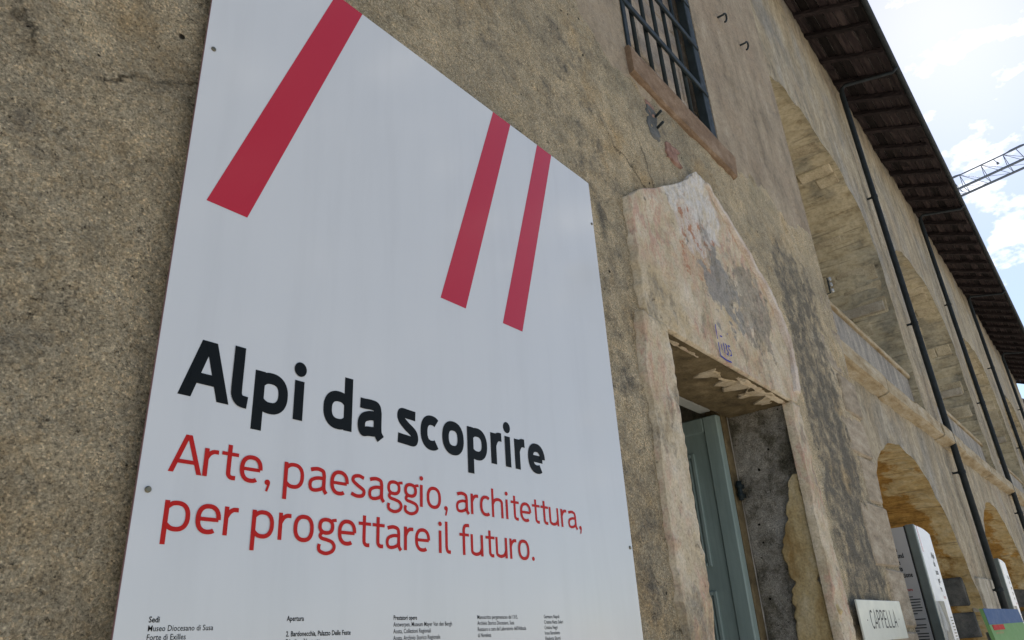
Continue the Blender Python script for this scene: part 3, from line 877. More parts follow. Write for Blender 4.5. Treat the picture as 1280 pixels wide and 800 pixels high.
def low_edge(z):
    return HW * math.sqrt(max(0.0, 1 - (max(0.0, z - LZ) / (HW * 1.02)) ** 2))
def up_edge(z):
    return HW * max(0.0, 1 - (max(0.0, z - USP) / URISE) ** 2.3) ** (1 / 2.3)
def swept_stone(name, c, edge, a0, a1, y0, y1, proud, mat):
    """block lying in the inner face of an arch: its two ends follow the curve"""
    if edge:
        p0 = Vector((c + edge(a0), 0, a0)); p1 = Vector((c + edge(a1), 0, a1))
    else:
        p0 = Vector((c + HW * math.cos(a0), 0, up_z(math.cos(a0)))); p1 = Vector((c + HW * math.cos(a1), 0, up_z(math.cos(a1))))
    t = (p1 - p0); L = t.length; t.normalize()
    n = Vector((t.z, 0, -t.x))
    if n.x < 0 and edge: n = -n
    if not edge and n.z < 0: n = -n
    mb = MB().box(0.006, L - 0.006, y0, y1, -proud, 0.10, 0.012, 0.007)
    mb.v = [tuple(p0 + t * q[0] + n * q[2] + Vector((0, q[1], 0))) for q in mb.v]
    return mb.build(name, mat, BLD)

for b in range(NB):
    c = C0 + PER * b
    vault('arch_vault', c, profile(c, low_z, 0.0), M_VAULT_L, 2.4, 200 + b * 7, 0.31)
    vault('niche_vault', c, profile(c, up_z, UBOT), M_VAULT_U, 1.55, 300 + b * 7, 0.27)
    box('arch_back_wall', c - HW - 0.1, c + HW + 0.1, 2.36, 2.6, 0.0, 3.6, M_ARC, BLD)
    box('niche_back_wall', c - HW - 0.1, c + HW + 0.1, 1.50, 1.7, UBOT - 0.2, 7.5, M_ARC, BLD)
    # parapet closing the foot of the niche, with its stone cap
    box('parapet', c - HW - 0.02, c + HW + 0.02, YA + 0.085, YA + 0.42, UBOT - 0.1, 4.43, M_PARA, BLD)
    box('parapet_cap', c - HW - 0.015, c + HW + 0.015, YA + 0.055, YA + 0.46, 4.431, 4.485, M_STRING, BLD, 0.008, 0.006)
    # ledge on the far jamb of the niche
    box('impost_ledge', c + HW - 0.035, c + HW + 0.1, YA + 0.10, 1.5, 5.42, 5.56, M_ASHLAR, BLD, 0.012)
    # dark blocks set in ochre mortar on the far jamb of the lower arch, following its curve
    zz = 0.35
    while zz < 1.98:
        h = random.uniform(0.24, 0.38)
        h = min(h, 2.03 - zz)
        y = YA + 0.075 + random.uniform(0, 0.06)
        while y < 1.3 and h > 0.1:
            w_ = random.uniform(0.16, 0.40)
            swept_stone('jamb_stone', c, low_edge, zz, zz + h, y, y + w_, 0.016 + random.uniform(-0.006, 0.008), M_GREYST)
            y += w_ + random.uniform(0.035, 0.12)
        zz += h + random.uniform(0.035, 0.07)
    # pale ashlar at the foot of the pier
    zz = 0.0
    for h in (0.34, 0.31, 0.36, 0.33, 0.32, 0.37):
        xe = c + low_edge(zz + 0.01)
        wq = random.uniform(0.36, 0.55)
        dy = random.uniform(-0.006, 0.006)
        MB().box(xe + 0.004, c + HW + wq, YA - 0.030 + dy, YA + 0.11, zz + 0.006, zz + h - 0.006, 0.008, 0.004).build('pier_stone', M_ASHLAR, BLD)
        MB().box(c + HW + wq + 0.012, c + HW + 1.09, YA - 0.028 + dy, YA + 0.11, zz + 0.006, zz + h - 0.006, 0.008, 0.004).build('pier_stone', M_ASHLAR, BLD)
        zz += h
    # courses of stone showing in the far half of the upper niche
    zz = UBOT + 0.62
    prev_t = None
    while zz < 6.5:
        h = random.uniform(0.17, 0.27)
        y = YA + 0.06 + random.uniform(0, 0.02)
        while y < 1.3:
            w_ = random.uniform(0.22, 0.55)
            if random.random() < (0.25 if b == 0 else 0.5):
                swept_stone('vault_stone', c, up_edge, zz, zz + h, y, min(y + w_, 1.45), random.uniform(-0.012, 0.004), M_VSTONE)
            y += w_ + random.uniform(0.012, 0.03)
        zz += h + random.uniform(0.012, 0.028)
    t0 = math.acos(up_edge(6.5) / HW)
    while t0 < 1.75:
        dt = random.uniform(0.085, 0.12)
        y = YA + 0.06 + random.uniform(0, 0.02)
        while y < 1.3:
            w_ = random.uniform(0.22, 0.55)
            if random.random() < (0.2 if b == 0 else 0.45):
                swept_stone('vault_stone', c, None, t0, t0 + dt, y, min(y + w_, 1.45), random.uniform(-0.012, 0.006), M_VSTONE)
            y += w_ + random.uniform(0.012, 0.03)
        t0 += dt + 0.008
# string course in separate stones
x = CX + 0.01
while x < XE - 0.2:
    l = random.uniform(0.9, 1.5)
    x2 = min(x + l, XE)
    dy = random.uniform(-0.012, 0.012); dz_ = random.uniform(-0.012, 0.012)
    prof = [(YA + 0.08, 3.60), (YA - 0.10, 3.645), (YA - 0.125, 3.66), (YA - 0.125, 3.80), (YA - 0.10, 3.82), (YA + 0.08, 3.885)]
    nn = 7
    v = []
    for i in range(nn):
        t = i / (nn - 1)
        xx = x + 0.003 + (x2 - x - 0.006) * t
        for (yy, z_) in prof:
            e = 0.018 * fbm(np.array([xx]), np.array([z_]), 3.0, 401, 3)[0]
            v.append((xx, yy + dy + e, z_ + dz_ + e * 0.5))
    f = cells(nn, len(prof), None, True)
    f.append(tuple(range(len(prof)))); f.append(tuple(range((nn - 1) * len(prof), nn * len(prof)))[::-1])
    mobj('string_course_stone', v, f, M_STRING, BLD)
    x = x2

# ------------------------------------------------------------------ roof
OV = 0.575
def sag(x):
    x = np.asarray(x, float)
    return -0.30 * np.clip((x - 11) / 17.5, 0, 1.2) ** 2 + 0.02 * np.sin(x * 0.9)
def rz(y, x):           # underside of the boards
    return 9.80 - (YA - y) * 0.42 + float(sag(x)) if True else 0
X0R, X1R = -4.0, 31.1
xs = np.linspace(X0R, X1R, 60)
v = []
prof = [(-OV - 0.06, 0.035), (-OV - 0.06, 0.10), (4.0, 0.14), (4.0, 0.035)]
for x in xs:
    for (y, dz_) in prof: v.append((x, y, rz(y, x) + dz_))
f = cells(len(xs), 4, None, True)
f += [(i * 4 + 3, i * 4, (i + 1) * 4, (i + 1) * 4 + 3) for i in range(len(xs) - 1)]
f += [(0, 1, 2, 3), tuple((len(xs) - 1) * 4 + q for q in (3, 2, 1, 0))]
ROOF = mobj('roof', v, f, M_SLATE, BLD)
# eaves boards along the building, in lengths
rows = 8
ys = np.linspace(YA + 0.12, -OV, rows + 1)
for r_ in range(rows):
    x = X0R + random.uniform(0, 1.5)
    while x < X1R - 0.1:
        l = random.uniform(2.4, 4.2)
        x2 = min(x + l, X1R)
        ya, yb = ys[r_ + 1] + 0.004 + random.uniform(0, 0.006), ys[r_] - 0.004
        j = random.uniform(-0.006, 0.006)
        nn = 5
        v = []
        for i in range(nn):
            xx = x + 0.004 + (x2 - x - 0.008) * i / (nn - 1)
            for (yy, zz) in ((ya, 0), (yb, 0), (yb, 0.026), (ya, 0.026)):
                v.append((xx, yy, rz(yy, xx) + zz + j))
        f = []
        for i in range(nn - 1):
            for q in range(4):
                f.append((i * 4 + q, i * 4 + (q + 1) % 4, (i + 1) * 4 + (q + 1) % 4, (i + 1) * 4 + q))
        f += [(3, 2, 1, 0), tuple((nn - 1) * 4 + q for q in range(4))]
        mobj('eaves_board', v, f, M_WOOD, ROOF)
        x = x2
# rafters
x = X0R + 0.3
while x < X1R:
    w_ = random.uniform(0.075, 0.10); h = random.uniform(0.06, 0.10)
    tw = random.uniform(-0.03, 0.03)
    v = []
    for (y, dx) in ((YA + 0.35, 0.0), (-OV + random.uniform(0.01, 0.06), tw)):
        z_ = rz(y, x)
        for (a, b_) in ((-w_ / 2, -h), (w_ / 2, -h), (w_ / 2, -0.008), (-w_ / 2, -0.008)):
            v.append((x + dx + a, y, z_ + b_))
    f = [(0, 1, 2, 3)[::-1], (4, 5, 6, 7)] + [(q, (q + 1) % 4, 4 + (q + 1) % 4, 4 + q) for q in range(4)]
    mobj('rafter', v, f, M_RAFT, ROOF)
    x += random.uniform(0.52, 0.66)
# gutter: half-round channel along the eaves
v = []
na = 9
for x in np.linspace(X0R, X1R, 60):
    yc = -OV - 0.035; zc = rz(-OV, x) + 0.0
    for rr in (0.042, 0.037):
        for a in np.linspace(math.pi, 2 * math.pi, na):
            v.append((x, yc + rr * math.cos(a), zc + rr * math.sin(a) + 0.01))
f = []
for i in range(59):
    for q in range(na - 1):
        f.append((i * 2 * na + q, (i + 1) * 2 * na + q, (i + 1) * 2 * na + q + 1, i * 2 * na + q + 1))
        f.append((i * 2 * na + na + q + 1, (i + 1) * 2 * na + na + q + 1, (i + 1) * 2 * na + na + q, i * 2 * na + na + q))
mobj('gutter', v, f, M_PIPE, ROOF, True)

# downpipes: foot, along the pier, elbow under the eaves, out to the gutter
for i in range(NB):
    xb = 10.83 + PER * i; xt = 10.62 + PER * i
    zt = rz(YA, xt) - 0.34
    yp = YA - 0.10
    pts = [(xb, yp, 0.02), (xb + (xt - xb) * 0.5, yp, zt * 0.5), (xt, yp, zt - 0.14), (xt, yp - 0.015, zt - 0.05), (xt + 0.005, yp - 0.07, zt), (xt + 0.03, -OV + 0.02, rz(-OV, xt) - 0.12), (xt + 0.03, -OV - 0.05, rz(-OV, xt) - 0.06)]
    P = MB().tube(pts, [0.040, 0.040, 0.040, 0.036, 0.028, 0.022, 0.020], 12).build('downpipe', M_PIPE, BLD, True)
    for z_ in (1.9, 3.3, 5.35, 7.4):
        t = z_ / zt; xx = xb + (xt - xb) * t
        mb = MB()
        mb.tube([(xx, yp, z_ - 0.02), (xx, yp, z_ + 0.02)], 0.046, 12)
        mb.box(xx - 0.012, xx + 0.012, yp + 0.04, YA + 0.05, z_ - 0.012, z_ + 0.012)
        mb.build('pipe_clip', M_PIPE, P)

# ------------------------------------------------------------------ the exhibition sign
SX0, SX1, SZ0, SZ1 = 0.513, 1.995, 1.10, 3.134
SYF = -0.036
SIGN = empty('exhibition_sign', (1.25, -0.03, SZ0), 'large white exhibition sign with red stripes and black heading on the rough wall', 'sign')
box('panel', SX0, SX1, SYF, -0.0325, SZ0, SZ1, M_SIGN, SIGN)
for (a, b_, c_, d_) in ((SX0 - 0.0012, SX0, SZ0, SZ1), (SX1, SX1 + 0.0012, SZ0, SZ1)):
    box('panel_edge', a, b_, SYF + 0.0006, -0.0325, c_, d_, M_SEDGE, SIGN)
mb = MB()
for x in (SX0 + 0.12, (SX0 + SX1) / 2, SX1 - 0.12):
    mb.box(x - 0.02, x + 0.02, -0.0325, 0.02, SZ0 + 0.03, SZ1 - 0.03)
mb.build('batten', M_TMETAL, SIGN)
for (x, z_) in ((SX0 + 0.018, 1.815), (SX1 - 0.012, 2.95), (SX1 - 0.014, 1.815), (SX0 + 0.018, 2.73)):
    mb = MB()
    mb.tube([(x, SYF + 0.001, z_), (x, SYF - 0.002, z_), (x, SYF - 0.0035, z_)], [0.0052, 0.0052, 0.0036], 14)
    mb.build('screw', M_SCREW, SIGN)
# slanted stripes, cut by the top edge
YS = SYF - 0.0004
for q in (((0.560, 2.369), (0.647, 2.369), (0.913, SZ1), (0.826, SZ1)),
          ((1.193, 2.379), (1.287, 2.379), (1.536, SZ1), (1.449, SZ1)),
          ((1.438, 2.384), (1.525, 2.384), (1.762, SZ1), (1.680, SZ1))):
    mobj('stripe', [(p[0], YS, p[1]) for p in q], [(0, 1, 2, 3)], M_CRIM, SIGN)

# ---- lettering: humanist sans drawn as strokes; x-height = 1
CAP, ASC, DES = 1.36, 1.44, -0.44
def arc(cx, cy, rx, ry, a0, a1, n=28, e=2.35):
    P = []
    for a in np.linspace(R(a0), R(a1), n):
        c, s_ = math.cos(a), math.sin(a)
        P.append((cx + rx * math.copysign(abs(c) ** (2 / e), c), cy + ry * math.copysign(abs(s_) ** (2 / e), s_)))
    return P
def cat(pts, n=9):
    P = [Vector((*p, 0)) for p in pts]
    P = [P[0] * 2 - P[1]] + P + [P[-1] * 2 - P[-2]]
    out = []
    for i in range(1, len(P) - 2):
        for t in np.linspace(0, 1, n, endpoint=(i == len(P) - 3)):
            a, b_, c_, d_ = P[i - 1], P[i], P[i + 1], P[i + 2]
            q = 0.5 * ((2 * b_) + (c_ - a) * t + (2 * a - 5 * b_ + 4 * c_ - d_) * t * t + (3 * b_ - a - 3 * c_ + d_) * t ** 3)
            out.append((q.x, q.y))
    return out
def glyph(ch, w):
    """-> (advance, strokes [(pts, closed, width)], polygons)"""
    h = w / 2; S_ = []; P_ = []
    st = lambda pts, wd=w, cl=False: S_.append((pts, cl, wd))
    def dot(cx, cy, r): P_.append([(cx + r * math.cos(a), cy + r * math.sin(a)) for a in np.linspace(0, 2 * math.pi, 24, endpoint=False)])
    bw = 0.84 + (w - 0.145) * 0.9       # bowl letter width
    if ch == 'A':
        wd = 1.08 + (w - 0.145) * 1.2; k = w * 1.08; mcx = wd / 2
        P_.append([(0, 0), (k, 0), (mcx + k * 0.36, CAP), (mcx - k * 0.62, CAP)])
        P_.append([(wd - k, 0), (wd, 0), (mcx + k * 0.62, CAP), (mcx - k * 0.36, CAP)])
        P_.append([(0.22, 0.33), (wd - 0.22, 0.33), (wd - 0.22 - 0.04, 0.33 + w * 0.88), (0.26, 0.33 + w * 0.88)])
        return wd + 0.02, S_, P_
    if ch == 'l':
        st([(h, ASC)] + cat([(h, 0.22 + h * 1.4), (h + 0.02, 0.10 + h * 1.15), (h + 0.06 + h * 0.4, h * 1.10), (h + 0.18 + h * 0.9, h * 0.95)]))
        return w + 0.32, S_, P_
    if ch == 'i':
        st([(h, 0), (h, 1)]); dot(h, 1.30, w * 0.66)
        return w + 0.23, S_, P_
    if ch in 'pd':
        cx = h + (bw - w) * 0.48
        pts = [(h, 0.5 + (0.51 - h) * 0.62)] + arc(cx, 0.5, bw - h - cx, 0.51 - h, 128, -128, 40) + [(h, 0.5 - (0.51 - h) * 0.62)]
        stem = [(h, 0.995), (h, DES)]
        if ch == 'd':
            pts = [(bw - x, y) for x, y in pts]; stem = [(bw - h, 0), (bw - h, ASC)]
        st(stem); st(pts, w * 0.97)
        return bw + 0.18, S_, P_
    if ch == 'o':
        st(arc(bw / 2, 0.5, bw / 2 - h, 0.515 - h, 0, 360, 49)[:-1], w, True)
        return bw + 0.17, S_, P_
    if ch == 'c':
        b2 = bw * 0.9
        st(arc(b2 * 0.53, 0.5, b2 * 0.53 - h, 0.515 - h, 52, 306, 36))
        return b2 + 0.05, S_, P_
    if ch == 'e':
        st(arc(bw / 2, 0.5, bw / 2 - h, 0.515 - h, -56, -360, 44)); st([(bw - h * 1.0, 0.49), (h, 0.49)], w * 0.84)
        return bw + 0.11, S_, P_
    if ch == 's':
        b2 = bw * 0.82; q = h * 0.9
        st(cat([(b2 - 0.07, 0.86), (b2 * 0.56, 1.0 - q), (0.13 + h * .3, 0.87), (h * 0.9 + 0.03, 0.70), (b2 * 0.44, 0.535), (b2 - h * 0.95, 0.34), (b2 - 0.09 - h * .3, 0.13), (b2 * 0.45, q), (0.03, 0.15)]), w * 0.97)
        return b2 + 0.14, S_, P_
    if ch == 'a':
        b2 = bw * 0.93; r_ = b2 - h - 0.03
        st(cat([(0.09, 0.86), (0.24, 0.97 - h * 0.8), (b2 * 0.55, 1.0 - h * 0.92), (r_ - 0.05, 0.88 - h * .3), (r_, 0.68)]) + cat([(r_, 0.55), (r_, 0.26), (r_ + 0.025, 0.10), (r_ + 0.12, -0.03)]))
        st(cat([(r_, 0.575), (b2 * 0.5, 0.56), (h + 0.07, 0.46), (h, 0.28), (h + 0.06, 0.10), (b2 * 0.42, h * 0.85), (r_ - 0.10, 0.15), (r_, 0.27)]), w * 0.90)
        return b2 + 0.17, S_, P_
    if ch == 'r':
        st([(h, 0), (h, 1)]); st(cat([(h, 0.62), (h + 0.10, 0.80), (h + 0.24, 0.90), (h + 0.42, 0.91)]), w * 0.98)
        return w + 0.45, S_, P_
    if ch == 't':
        x = 0.20 + h
        st([(x, 1.27)] + cat([(x, 0.34), (x + 0.015, 0.17), (x + 0.11, h), (x + 0.27, h * 0.95)])); st([(0.0, 0.93), (x + 0.33, 0.93)], w * 0.84)
        return x + 0.40, S_, P_
    if ch == 'f':
        x = 0.20 + h
        st([(x, 0)] + cat([(x, 1.02), (x + 0.02, 1.23), (x + 0.12, 1.36), (x + 0.36, 1.385)])); st([(0.0, 0.93), (x + 0.33, 0.93)], w * 0.84)
        return x + 0.44, S_, P_
    if ch == 'h':
        b2 = bw * 0.95
        st([(h, 0), (h, ASC)]); st(cat([(h, 0.66), (h + 0.14, 0.85), (b2 * 0.58, 1.0 - h), (b2 - h - 0.03, 0.84), (b2 - h, 0.62)]) + [(b2 - h, 0)])
        return b2 + 0.19, S_, P_
    if ch == 'u':
        b2 = bw * 0.95
        st([(b2 - h, 0), (b2 - h, 1)]); st([(h, 1)] + cat([(h, 0.38), (h + 0.03, 0.16), (b2 * 0.42, h), (b2 - h - 0.14, 0.15), (b2 - h, 0.34)]))
        return b2 + 0.19, S_, P_
    if ch == 'g':
        st(arc(0.37, 0.665, 0.37 - h - 0.01, 0.335 - h, 0, 360, 41)[:-1], w * 0.95, True)
        st(cat([(0.55, 0.83), (0.66, 0.91), (0.83, 0.94)]), w * 0.8)
        st(cat([(0.20, 0.42), (0.12, 0.30), (0.19, 0.20), (0.42, 0.15), (0.66, 0.07), (0.76, -0.10), (0.66, -0.28), (0.40, -0.37), (0.14, -0.30), (0.075, -0.17), (0.10, -0.03)]), w * 0.9)
        return 0.90, S_, P_
    if ch in ',.':
        dot(0.12, w * 0.60, w * 0.68)
        if ch == ',': P_.append([(0.12 + w * 0.66, w * 0.55), (0.12 + w * 0.60, 0.0), (0.12 + w * 0.1, -0.25), (0.12 - w * 0.40, -0.235), (0.12 - w * 0.05, -0.02)])
        return 0.34, S_, P_
    return 0.36, S_, P_          # space

def lettering(text, x0, x1, zb, xh, w, mat, parent, y, name='lettering', spc=0.40):
    items = []; pen = 0.0; last = 0.0
    for ch in text:
        adv, ss, pp = glyph(ch, w) if ch != ' ' else (spc, [], [])
        for (pts, cl, wd) in ss: items.append(('s', [(pen + p[0], p[1]) for p in pts], cl, wd))
        for p in pp: items.append(('p', [(pen + q[0], q[1]) for q in p], None, None))
        for it in items[-(len(ss) + len(pp)):] if (ss or pp) else []:
            last = max(last, max(p[0] for p in it[1]) + (it[3] or 0) * 0.5)
        pen += adv
    kx = (x1 - x0) / last
    mb = MB()
    for n_, it in enumerate(items):
        yy = y - 0.00027 * (n_ % 4)
        if it[0] == 's':
            t = MB(); ribbon(t, it[1], it[3], yy, it[2])
            mb.add([(x0 + p[0] * kx, p[1], zb + p[2] * xh) for p in t.v], t.f)
        else:
            mb.add([(x0 + q[0] * kx, yy, zb + q[1] * xh) for q in it[1]], [tuple(range(len(it[1])))])
    return mb.build(name, mat, parent)

lettering('Alpi da scoprire', 0.556, 1.585, 1.979, 0.0795, 0.285, M_BLACK, SIGN, YS)
lettering('Arte, paesaggio, architettura,', 0.558, 1.733, 1.848, 0.0475, 0.158, M_RED, SIGN, YS)
lettering('per progettare il futuro.', 0.561, 1.512, 1.755, 0.0475, 0.158, M_RED, SIGN, YS)

def text_mesh(body, size, mat, parent, fn, name='small_print', sx=1.0, bold=0.0, right=False):
    """text in the built-in font turned into a flat mesh; fn maps (u, v) to a place"""
    cu = bpy.data.curves.new('tmp', 'FONT')
    cu.body = body; cu.size = size; cu.resolution_u = 2; cu.offset = bold
    ob = bpy.data.objects.new('tmp', cu)
    COL.objects.link(ob)
    me = bpy.data.meshes.new_from_object(ob)
    w_ = max(p.co.x for p in me.vertices) if right else 0.0
    v = [fn((p.co.x - w_) * sx, p.co.y) for p in me.vertices]
    f = [tuple(p.vertices) for p in me.polygons]
    bpy.data.objects.remove(ob); bpy.data.meshes.remove(me); bpy.data.curves.remove(cu)
    return mobj(name, v, f, mat, parent)

cols = [(0.561, ['Sedi', 'Museo Diocesano di Susa', 'Forte di Exilles', 'Palazzo delle Feste di Bardonecchia']),
        (0.801, ['Apertura', '', '2. Bardonecchia, Palazzo Delle Feste', '7 luglio - 31 agosto']),
        (1.045, ['Prestatori opere', 'Antwerpen, Museum Mayer Van den Bergh', 'Aosta, Collezioni Regionali', 'Aosta, Archivio Storico Regionale', 'Aosta, Museo del Tesoro della Cattedrale']),
        (1.290, ['Manoscritto pergamenaceo del 1315,', 'Archivio Storico Diocesano, Susa', "Restauro a cura del Laboratorio dell'Abbazia", 'di Novalesa']),
        (1.532, ['Germano Napoli', 'Cristina Natta Soleri', 'Cristina Negri', 'Irene Benedetto', 'Elisabetta Sburni', 'Laura Otero Perelada'])]
for ci, (x, L) in enumerate(cols):
    for i, t in enumerate(L):
        if not t: continue
        zb = 1.6215 - i * 0.0123
        b_ = 0.00022 if (i == 0 and ci < 3) or (ci == 1 and i == 2) else 0.00005
        text_mesh(t, 0.0118, M_BLACK, SIGN, lambda u, v_, x=x, zb=zb: (x + u, YS, zb + v_), 'small_print', 0.80 if ci else 0.86, b_)

# ------------------------------------------------------------------ CAPPELLA plaque
PX0, PX1, PZ0, PZ1 = 4.10, 4.94, 1.497, 1.694
PL = empty('chapel_plaque', ((PX0 + PX1) / 2, -0.02, PZ0), 'small greenish white plaque reading CAPPELLA on the wall right of the door', 'plaque')
box('board', PX0, PX1, -0.046, -0.036, PZ0, PZ1, M_PLAQ, PL, 0.002)
for x in (PX0 + 0.1, PX1 - 0.1):
    box('spacer', x - 0.02, x + 0.02, -0.036, 0.02, PZ0 + 0.08, PZ1 - 0.08, M_TDARK, PL)
CAPG = {'C': [arc(0.25, 0.5, 0.21, 0.46, 50, 310, 24)], 'A': [[(0.0, 0), (0.22, 1), (0.44, 0)], [(0.08, 0.3), (0.36, 0.3)]],
        'P': [[(0.04, 0), (0.04, 1)], cat([(0.04, 0.96), (0.28, 0.95), (0.38, 0.74), (0.28, 0.52), (0.04, 0.5)])],
        'E': [[(0.38, 0.96), (0.04, 0.96), (0.04, 0.04), (0.38, 0.04)], [(0.04, 0.5), (0.32, 0.5)]], 'L': [[(0.04, 1), (0.04, 0.04), (0.36, 0.04)]]}
mb = MB()
pen = 0.0
kx = 0.51 / (8 * 0.545)
for n_, ch in enumerate('CAPPELLA'):
    for s_, pts in enumerate(CAPG[ch]):
        t = MB(); ribbon(t, [(4.275 + (pen + p[0]) * kx, 1.556 + p[1] * 0.088) for p in pts], 0.0098, -0.0464 - 0.00006 * s_)
        mb.add(t.v, t.f)
    pen += 0.545
for x in (4.215, 4.83):
    mb.add([(x + 0.006 * math.cos(a), -0.0464, 1.597 + 0.004 * math.sin(a)) for a in np.linspace(0, 2 * math.pi, 12, endpoint=False)], [tuple(range(12))])
mb.build('lettering', M_INK, PL)

# ------------------------------------------------------------------ information totems standing in the arches
def totem(dx, dy, label):
    xa, x1 = 6.40 + dx, 6.92 + dx
    yf, yp, y1 = 0.061 + dy, 0.121 + dy, 0.72 + dy     # front face, back of the corner post, rear
    zt = 2.272
    T = empty('information_totem', (xa + 0.26, 0.4 + dy, 0.0), label, 'totem', 'information totems in the arches')
    MB().box(xa + 0.001, xa + 0.03, yp + 0.012, y1, 0.05, zt - 0.012, 0.002).build('side_panel', M_TGREY, T)
    box('panel_gap', xa + 0.006, xa + 0.03, yp, yp + 0.012, 0.05, zt - 0.004, M_TDARK, T)
    box('corner_post', xa - 0.004, xa + 0.045, yf - 0.004, yp, 0.0, zt, M_TMETAL, T, 0.006)
    n = 13                                             # front panel with a gently bowed top
    xb = xa + 0.046
    top = [(xb + (x1 - xb) * i / (n - 1), zt - 0.006 - 0.035 * (i / (n - 1)) ** 3) for i in range(n)]
    v = [(x, yf, 0.05) for x, _ in top] + [(x, yf, z_) for x, z_ in top] + [(x, yf + 0.03, 0.05) for x, _ in top] + [(x, yf + 0.03, z_) for x, z_ in top]
    f = [(i, i + 1, n + i + 1, n + i) for i in range(n - 1)]
    f += [(n + i, n + i + 1, 3 * n + i + 1, 3 * n + i) for i in range(n - 1)]
    f += [(2 * n + i + 1, 2 * n + i, 3 * n + i, 3 * n + i + 1) for i in range(n - 1)]
    f += [(n - 1, 3 * n - 1, 4 * n - 1, 2 * n - 1), (0, n, 3 * n, 2 * n)]
    mobj('front_panel', v, f, M_TWHITE, T)
    MB().box(xa + 0.046, x1 - 0.01, yf + 0.031, y1, 0.0, zt - 0.06).build('core', M_TMETAL, T)
    # printing on the side panel; lines run towards the post
    def sp(u, v_, zb, yr): return (xa - 0.0004, yr - u, zb + v_)
    for i, (t, gap) in enumerate((('Alpi da', 0.085), ('Fund', 0.05), ('paesage', 0.085), ('di Paris', 0.08), ('Fondazione', 0.022))):
        text_mesh(t, 0.050, M_BLACK, T, lambda u, v_, zb=2.085 - i * 0.047, g=gap: sp(u, v_, zb, yp + 0.012 + g), 'lettering', 0.62, 0.0012, True)
    text_mesh('il futuro', 0.030, M_RED, T, lambda u, v_: sp(u, v_, 1.800, yp + 0.06), 'lettering', 0.7, 0.0005, True)
    mb = MB()
    for i in range(34):
        zz = 1.755 - i * 0.0195
        if i in (7, 9): continue
        g = random.uniform(0.02, 0.035) if i % 6 else random.uniform(0.05, 0.10)
        mb.add([sp(0, 0, zz, yp + 0.40), sp(0.40 - g, 0, zz, yp + 0.40), sp(0.40 - g, 0.0075, zz, yp + 0.40), sp(0, 0.0075, zz, yp + 0.40)], [(0, 1, 2, 3)])
    mb.build('text_lines', M_PHOTO_D, T)['kind'] = 'stuff'
    # printing on the front
    fp = lambda u, v_: (u, yf - 0.001, v_)
    q = [(xb + 0.045, zt - 0.008), (xb + 0.075, zt - 0.008), (xb + 0.075, zt - 0.20), (xb + 0.045, zt - 0.20)]
    mobj('stripe', [fp(*p) for p in q], [(0, 1, 2, 3)[::-1]], M_CRIM, T)
    for i, t in enumerate(('Alpi', 'da', 'sco', 'pri', 're')):
        text_mesh(t, 0.062, M_BLACK, T, lambda u, v_, i=i: fp(x1 - 0.17 + u, 2.04 - i * 0.062 + v_), 'lettering', 1.0, 0.0015)
    text_mesh('futuro', 0.035, M_RED, T, lambda u, v_: fp(x1 - 0.14 + u, 1.74 + v_), 'lettering', 1.0)
    def rect(nm, a, b_, c_, d_, mt): return mobj(nm, [fp(a, c_), fp(b_, c_), fp(b_, d_), fp(a, d_)], [(0, 1, 2, 3)], mt, T)
    pic = rect('picture', xb + 0.02, xb + 0.29, 1.42, 1.72, M_PHOTO_L)
    mobj('picture_dark_corner', [(xb + 0.10, yf - 0.0022, 1.72), (xb + 0.24, yf - 0.0022, 1.55), (xb + 0.29, yf - 0.0022, 1.44), (xb + 0.29, yf - 0.0022, 1.72)], [(0, 1, 2, 3)], M_PHOTO_D, pic)
    mobj('picture_dark_shape', [(xb + 0.07, yf - 0.0022, 1.44), (xb + 0.25, yf - 0.0022, 1.44), (xb + 0.24, yf - 0.0022, 1.54), (xb + 0.19, yf - 0.0022, 1.50), (xb + 0.11, yf - 0.0022, 1.52)], [(0, 1, 2, 3, 4)], M_PHOTO_D, pic)
    rect('picture', xb + 0.04, xb + 0.25, 1.12, 1.39, M_PHOTO_W)
    mb = MB()
    for i in range(24):
        zz = 1.60 - i * 0.022
        mb.add([fp(x1 - 0.105, zz), fp(x1 - 0.03, zz), fp(x1 - 0.03, zz + 0.009), fp(x1 - 0.105, zz + 0.009)], [(0, 1, 2, 3)])
    mb.build('text_lines', M_PHOTO_D, T)['kind'] = 'stuff'
    return T
totem(0.0, 0.0, 'tall grey and white information totem in the first arch beside the plaque')
totem(4.75, 0.10, 'slim white information totem in the second arch behind the downpipe')

# ------------------------------------------------------------------ display board with blue header
DB = empty('display_board', (6.0, -0.42, 0.0), 'standing display board with blue header, red label and green field', 'display board')
bx0, bx1 = 5.30, 6.75
def tilt(z_): return -0.40 - (1.628 - z_) * 0.10
def slab(nm, x0, x1, z0, z1, mt, off, th):
    v = []
    for (y_off) in (0.0, th):
        v += [(x0, tilt(z0) - off + y_off, z0), (x1, tilt(z0) - off + y_off, z0), (x1, tilt(z1) - off + y_off, z1), (x0, tilt(z1) - off + y_off, z1)]
    return mobj(nm, v, [(0, 1, 2, 3), (7, 6, 5, 4), (0, 4, 5, 1), (1, 5, 6, 2), (2, 6, 7, 3), (3, 7, 4, 0)], mt, DB)
slab('board', bx0, bx1, 0.75, 1.628, M_GREENP, 0.0, 0.02)
slab('header', bx0, bx1, 1.540, 1.6285, M_BLUEP, 0.0015, 0.002)
slab('label', bx0 + 0.085, bx0 + 0.50, 1.508, 1.537, M_REDP, 0.0022, 0.002)
text_mesh('percorso di visita al forte', 0.022, M_ORANGE, DB, lambda u, v_: (bx0 + 0.12 + u, tilt(1.5) - 0.0015, 1.487 + v_), 'small_print', 1.25)
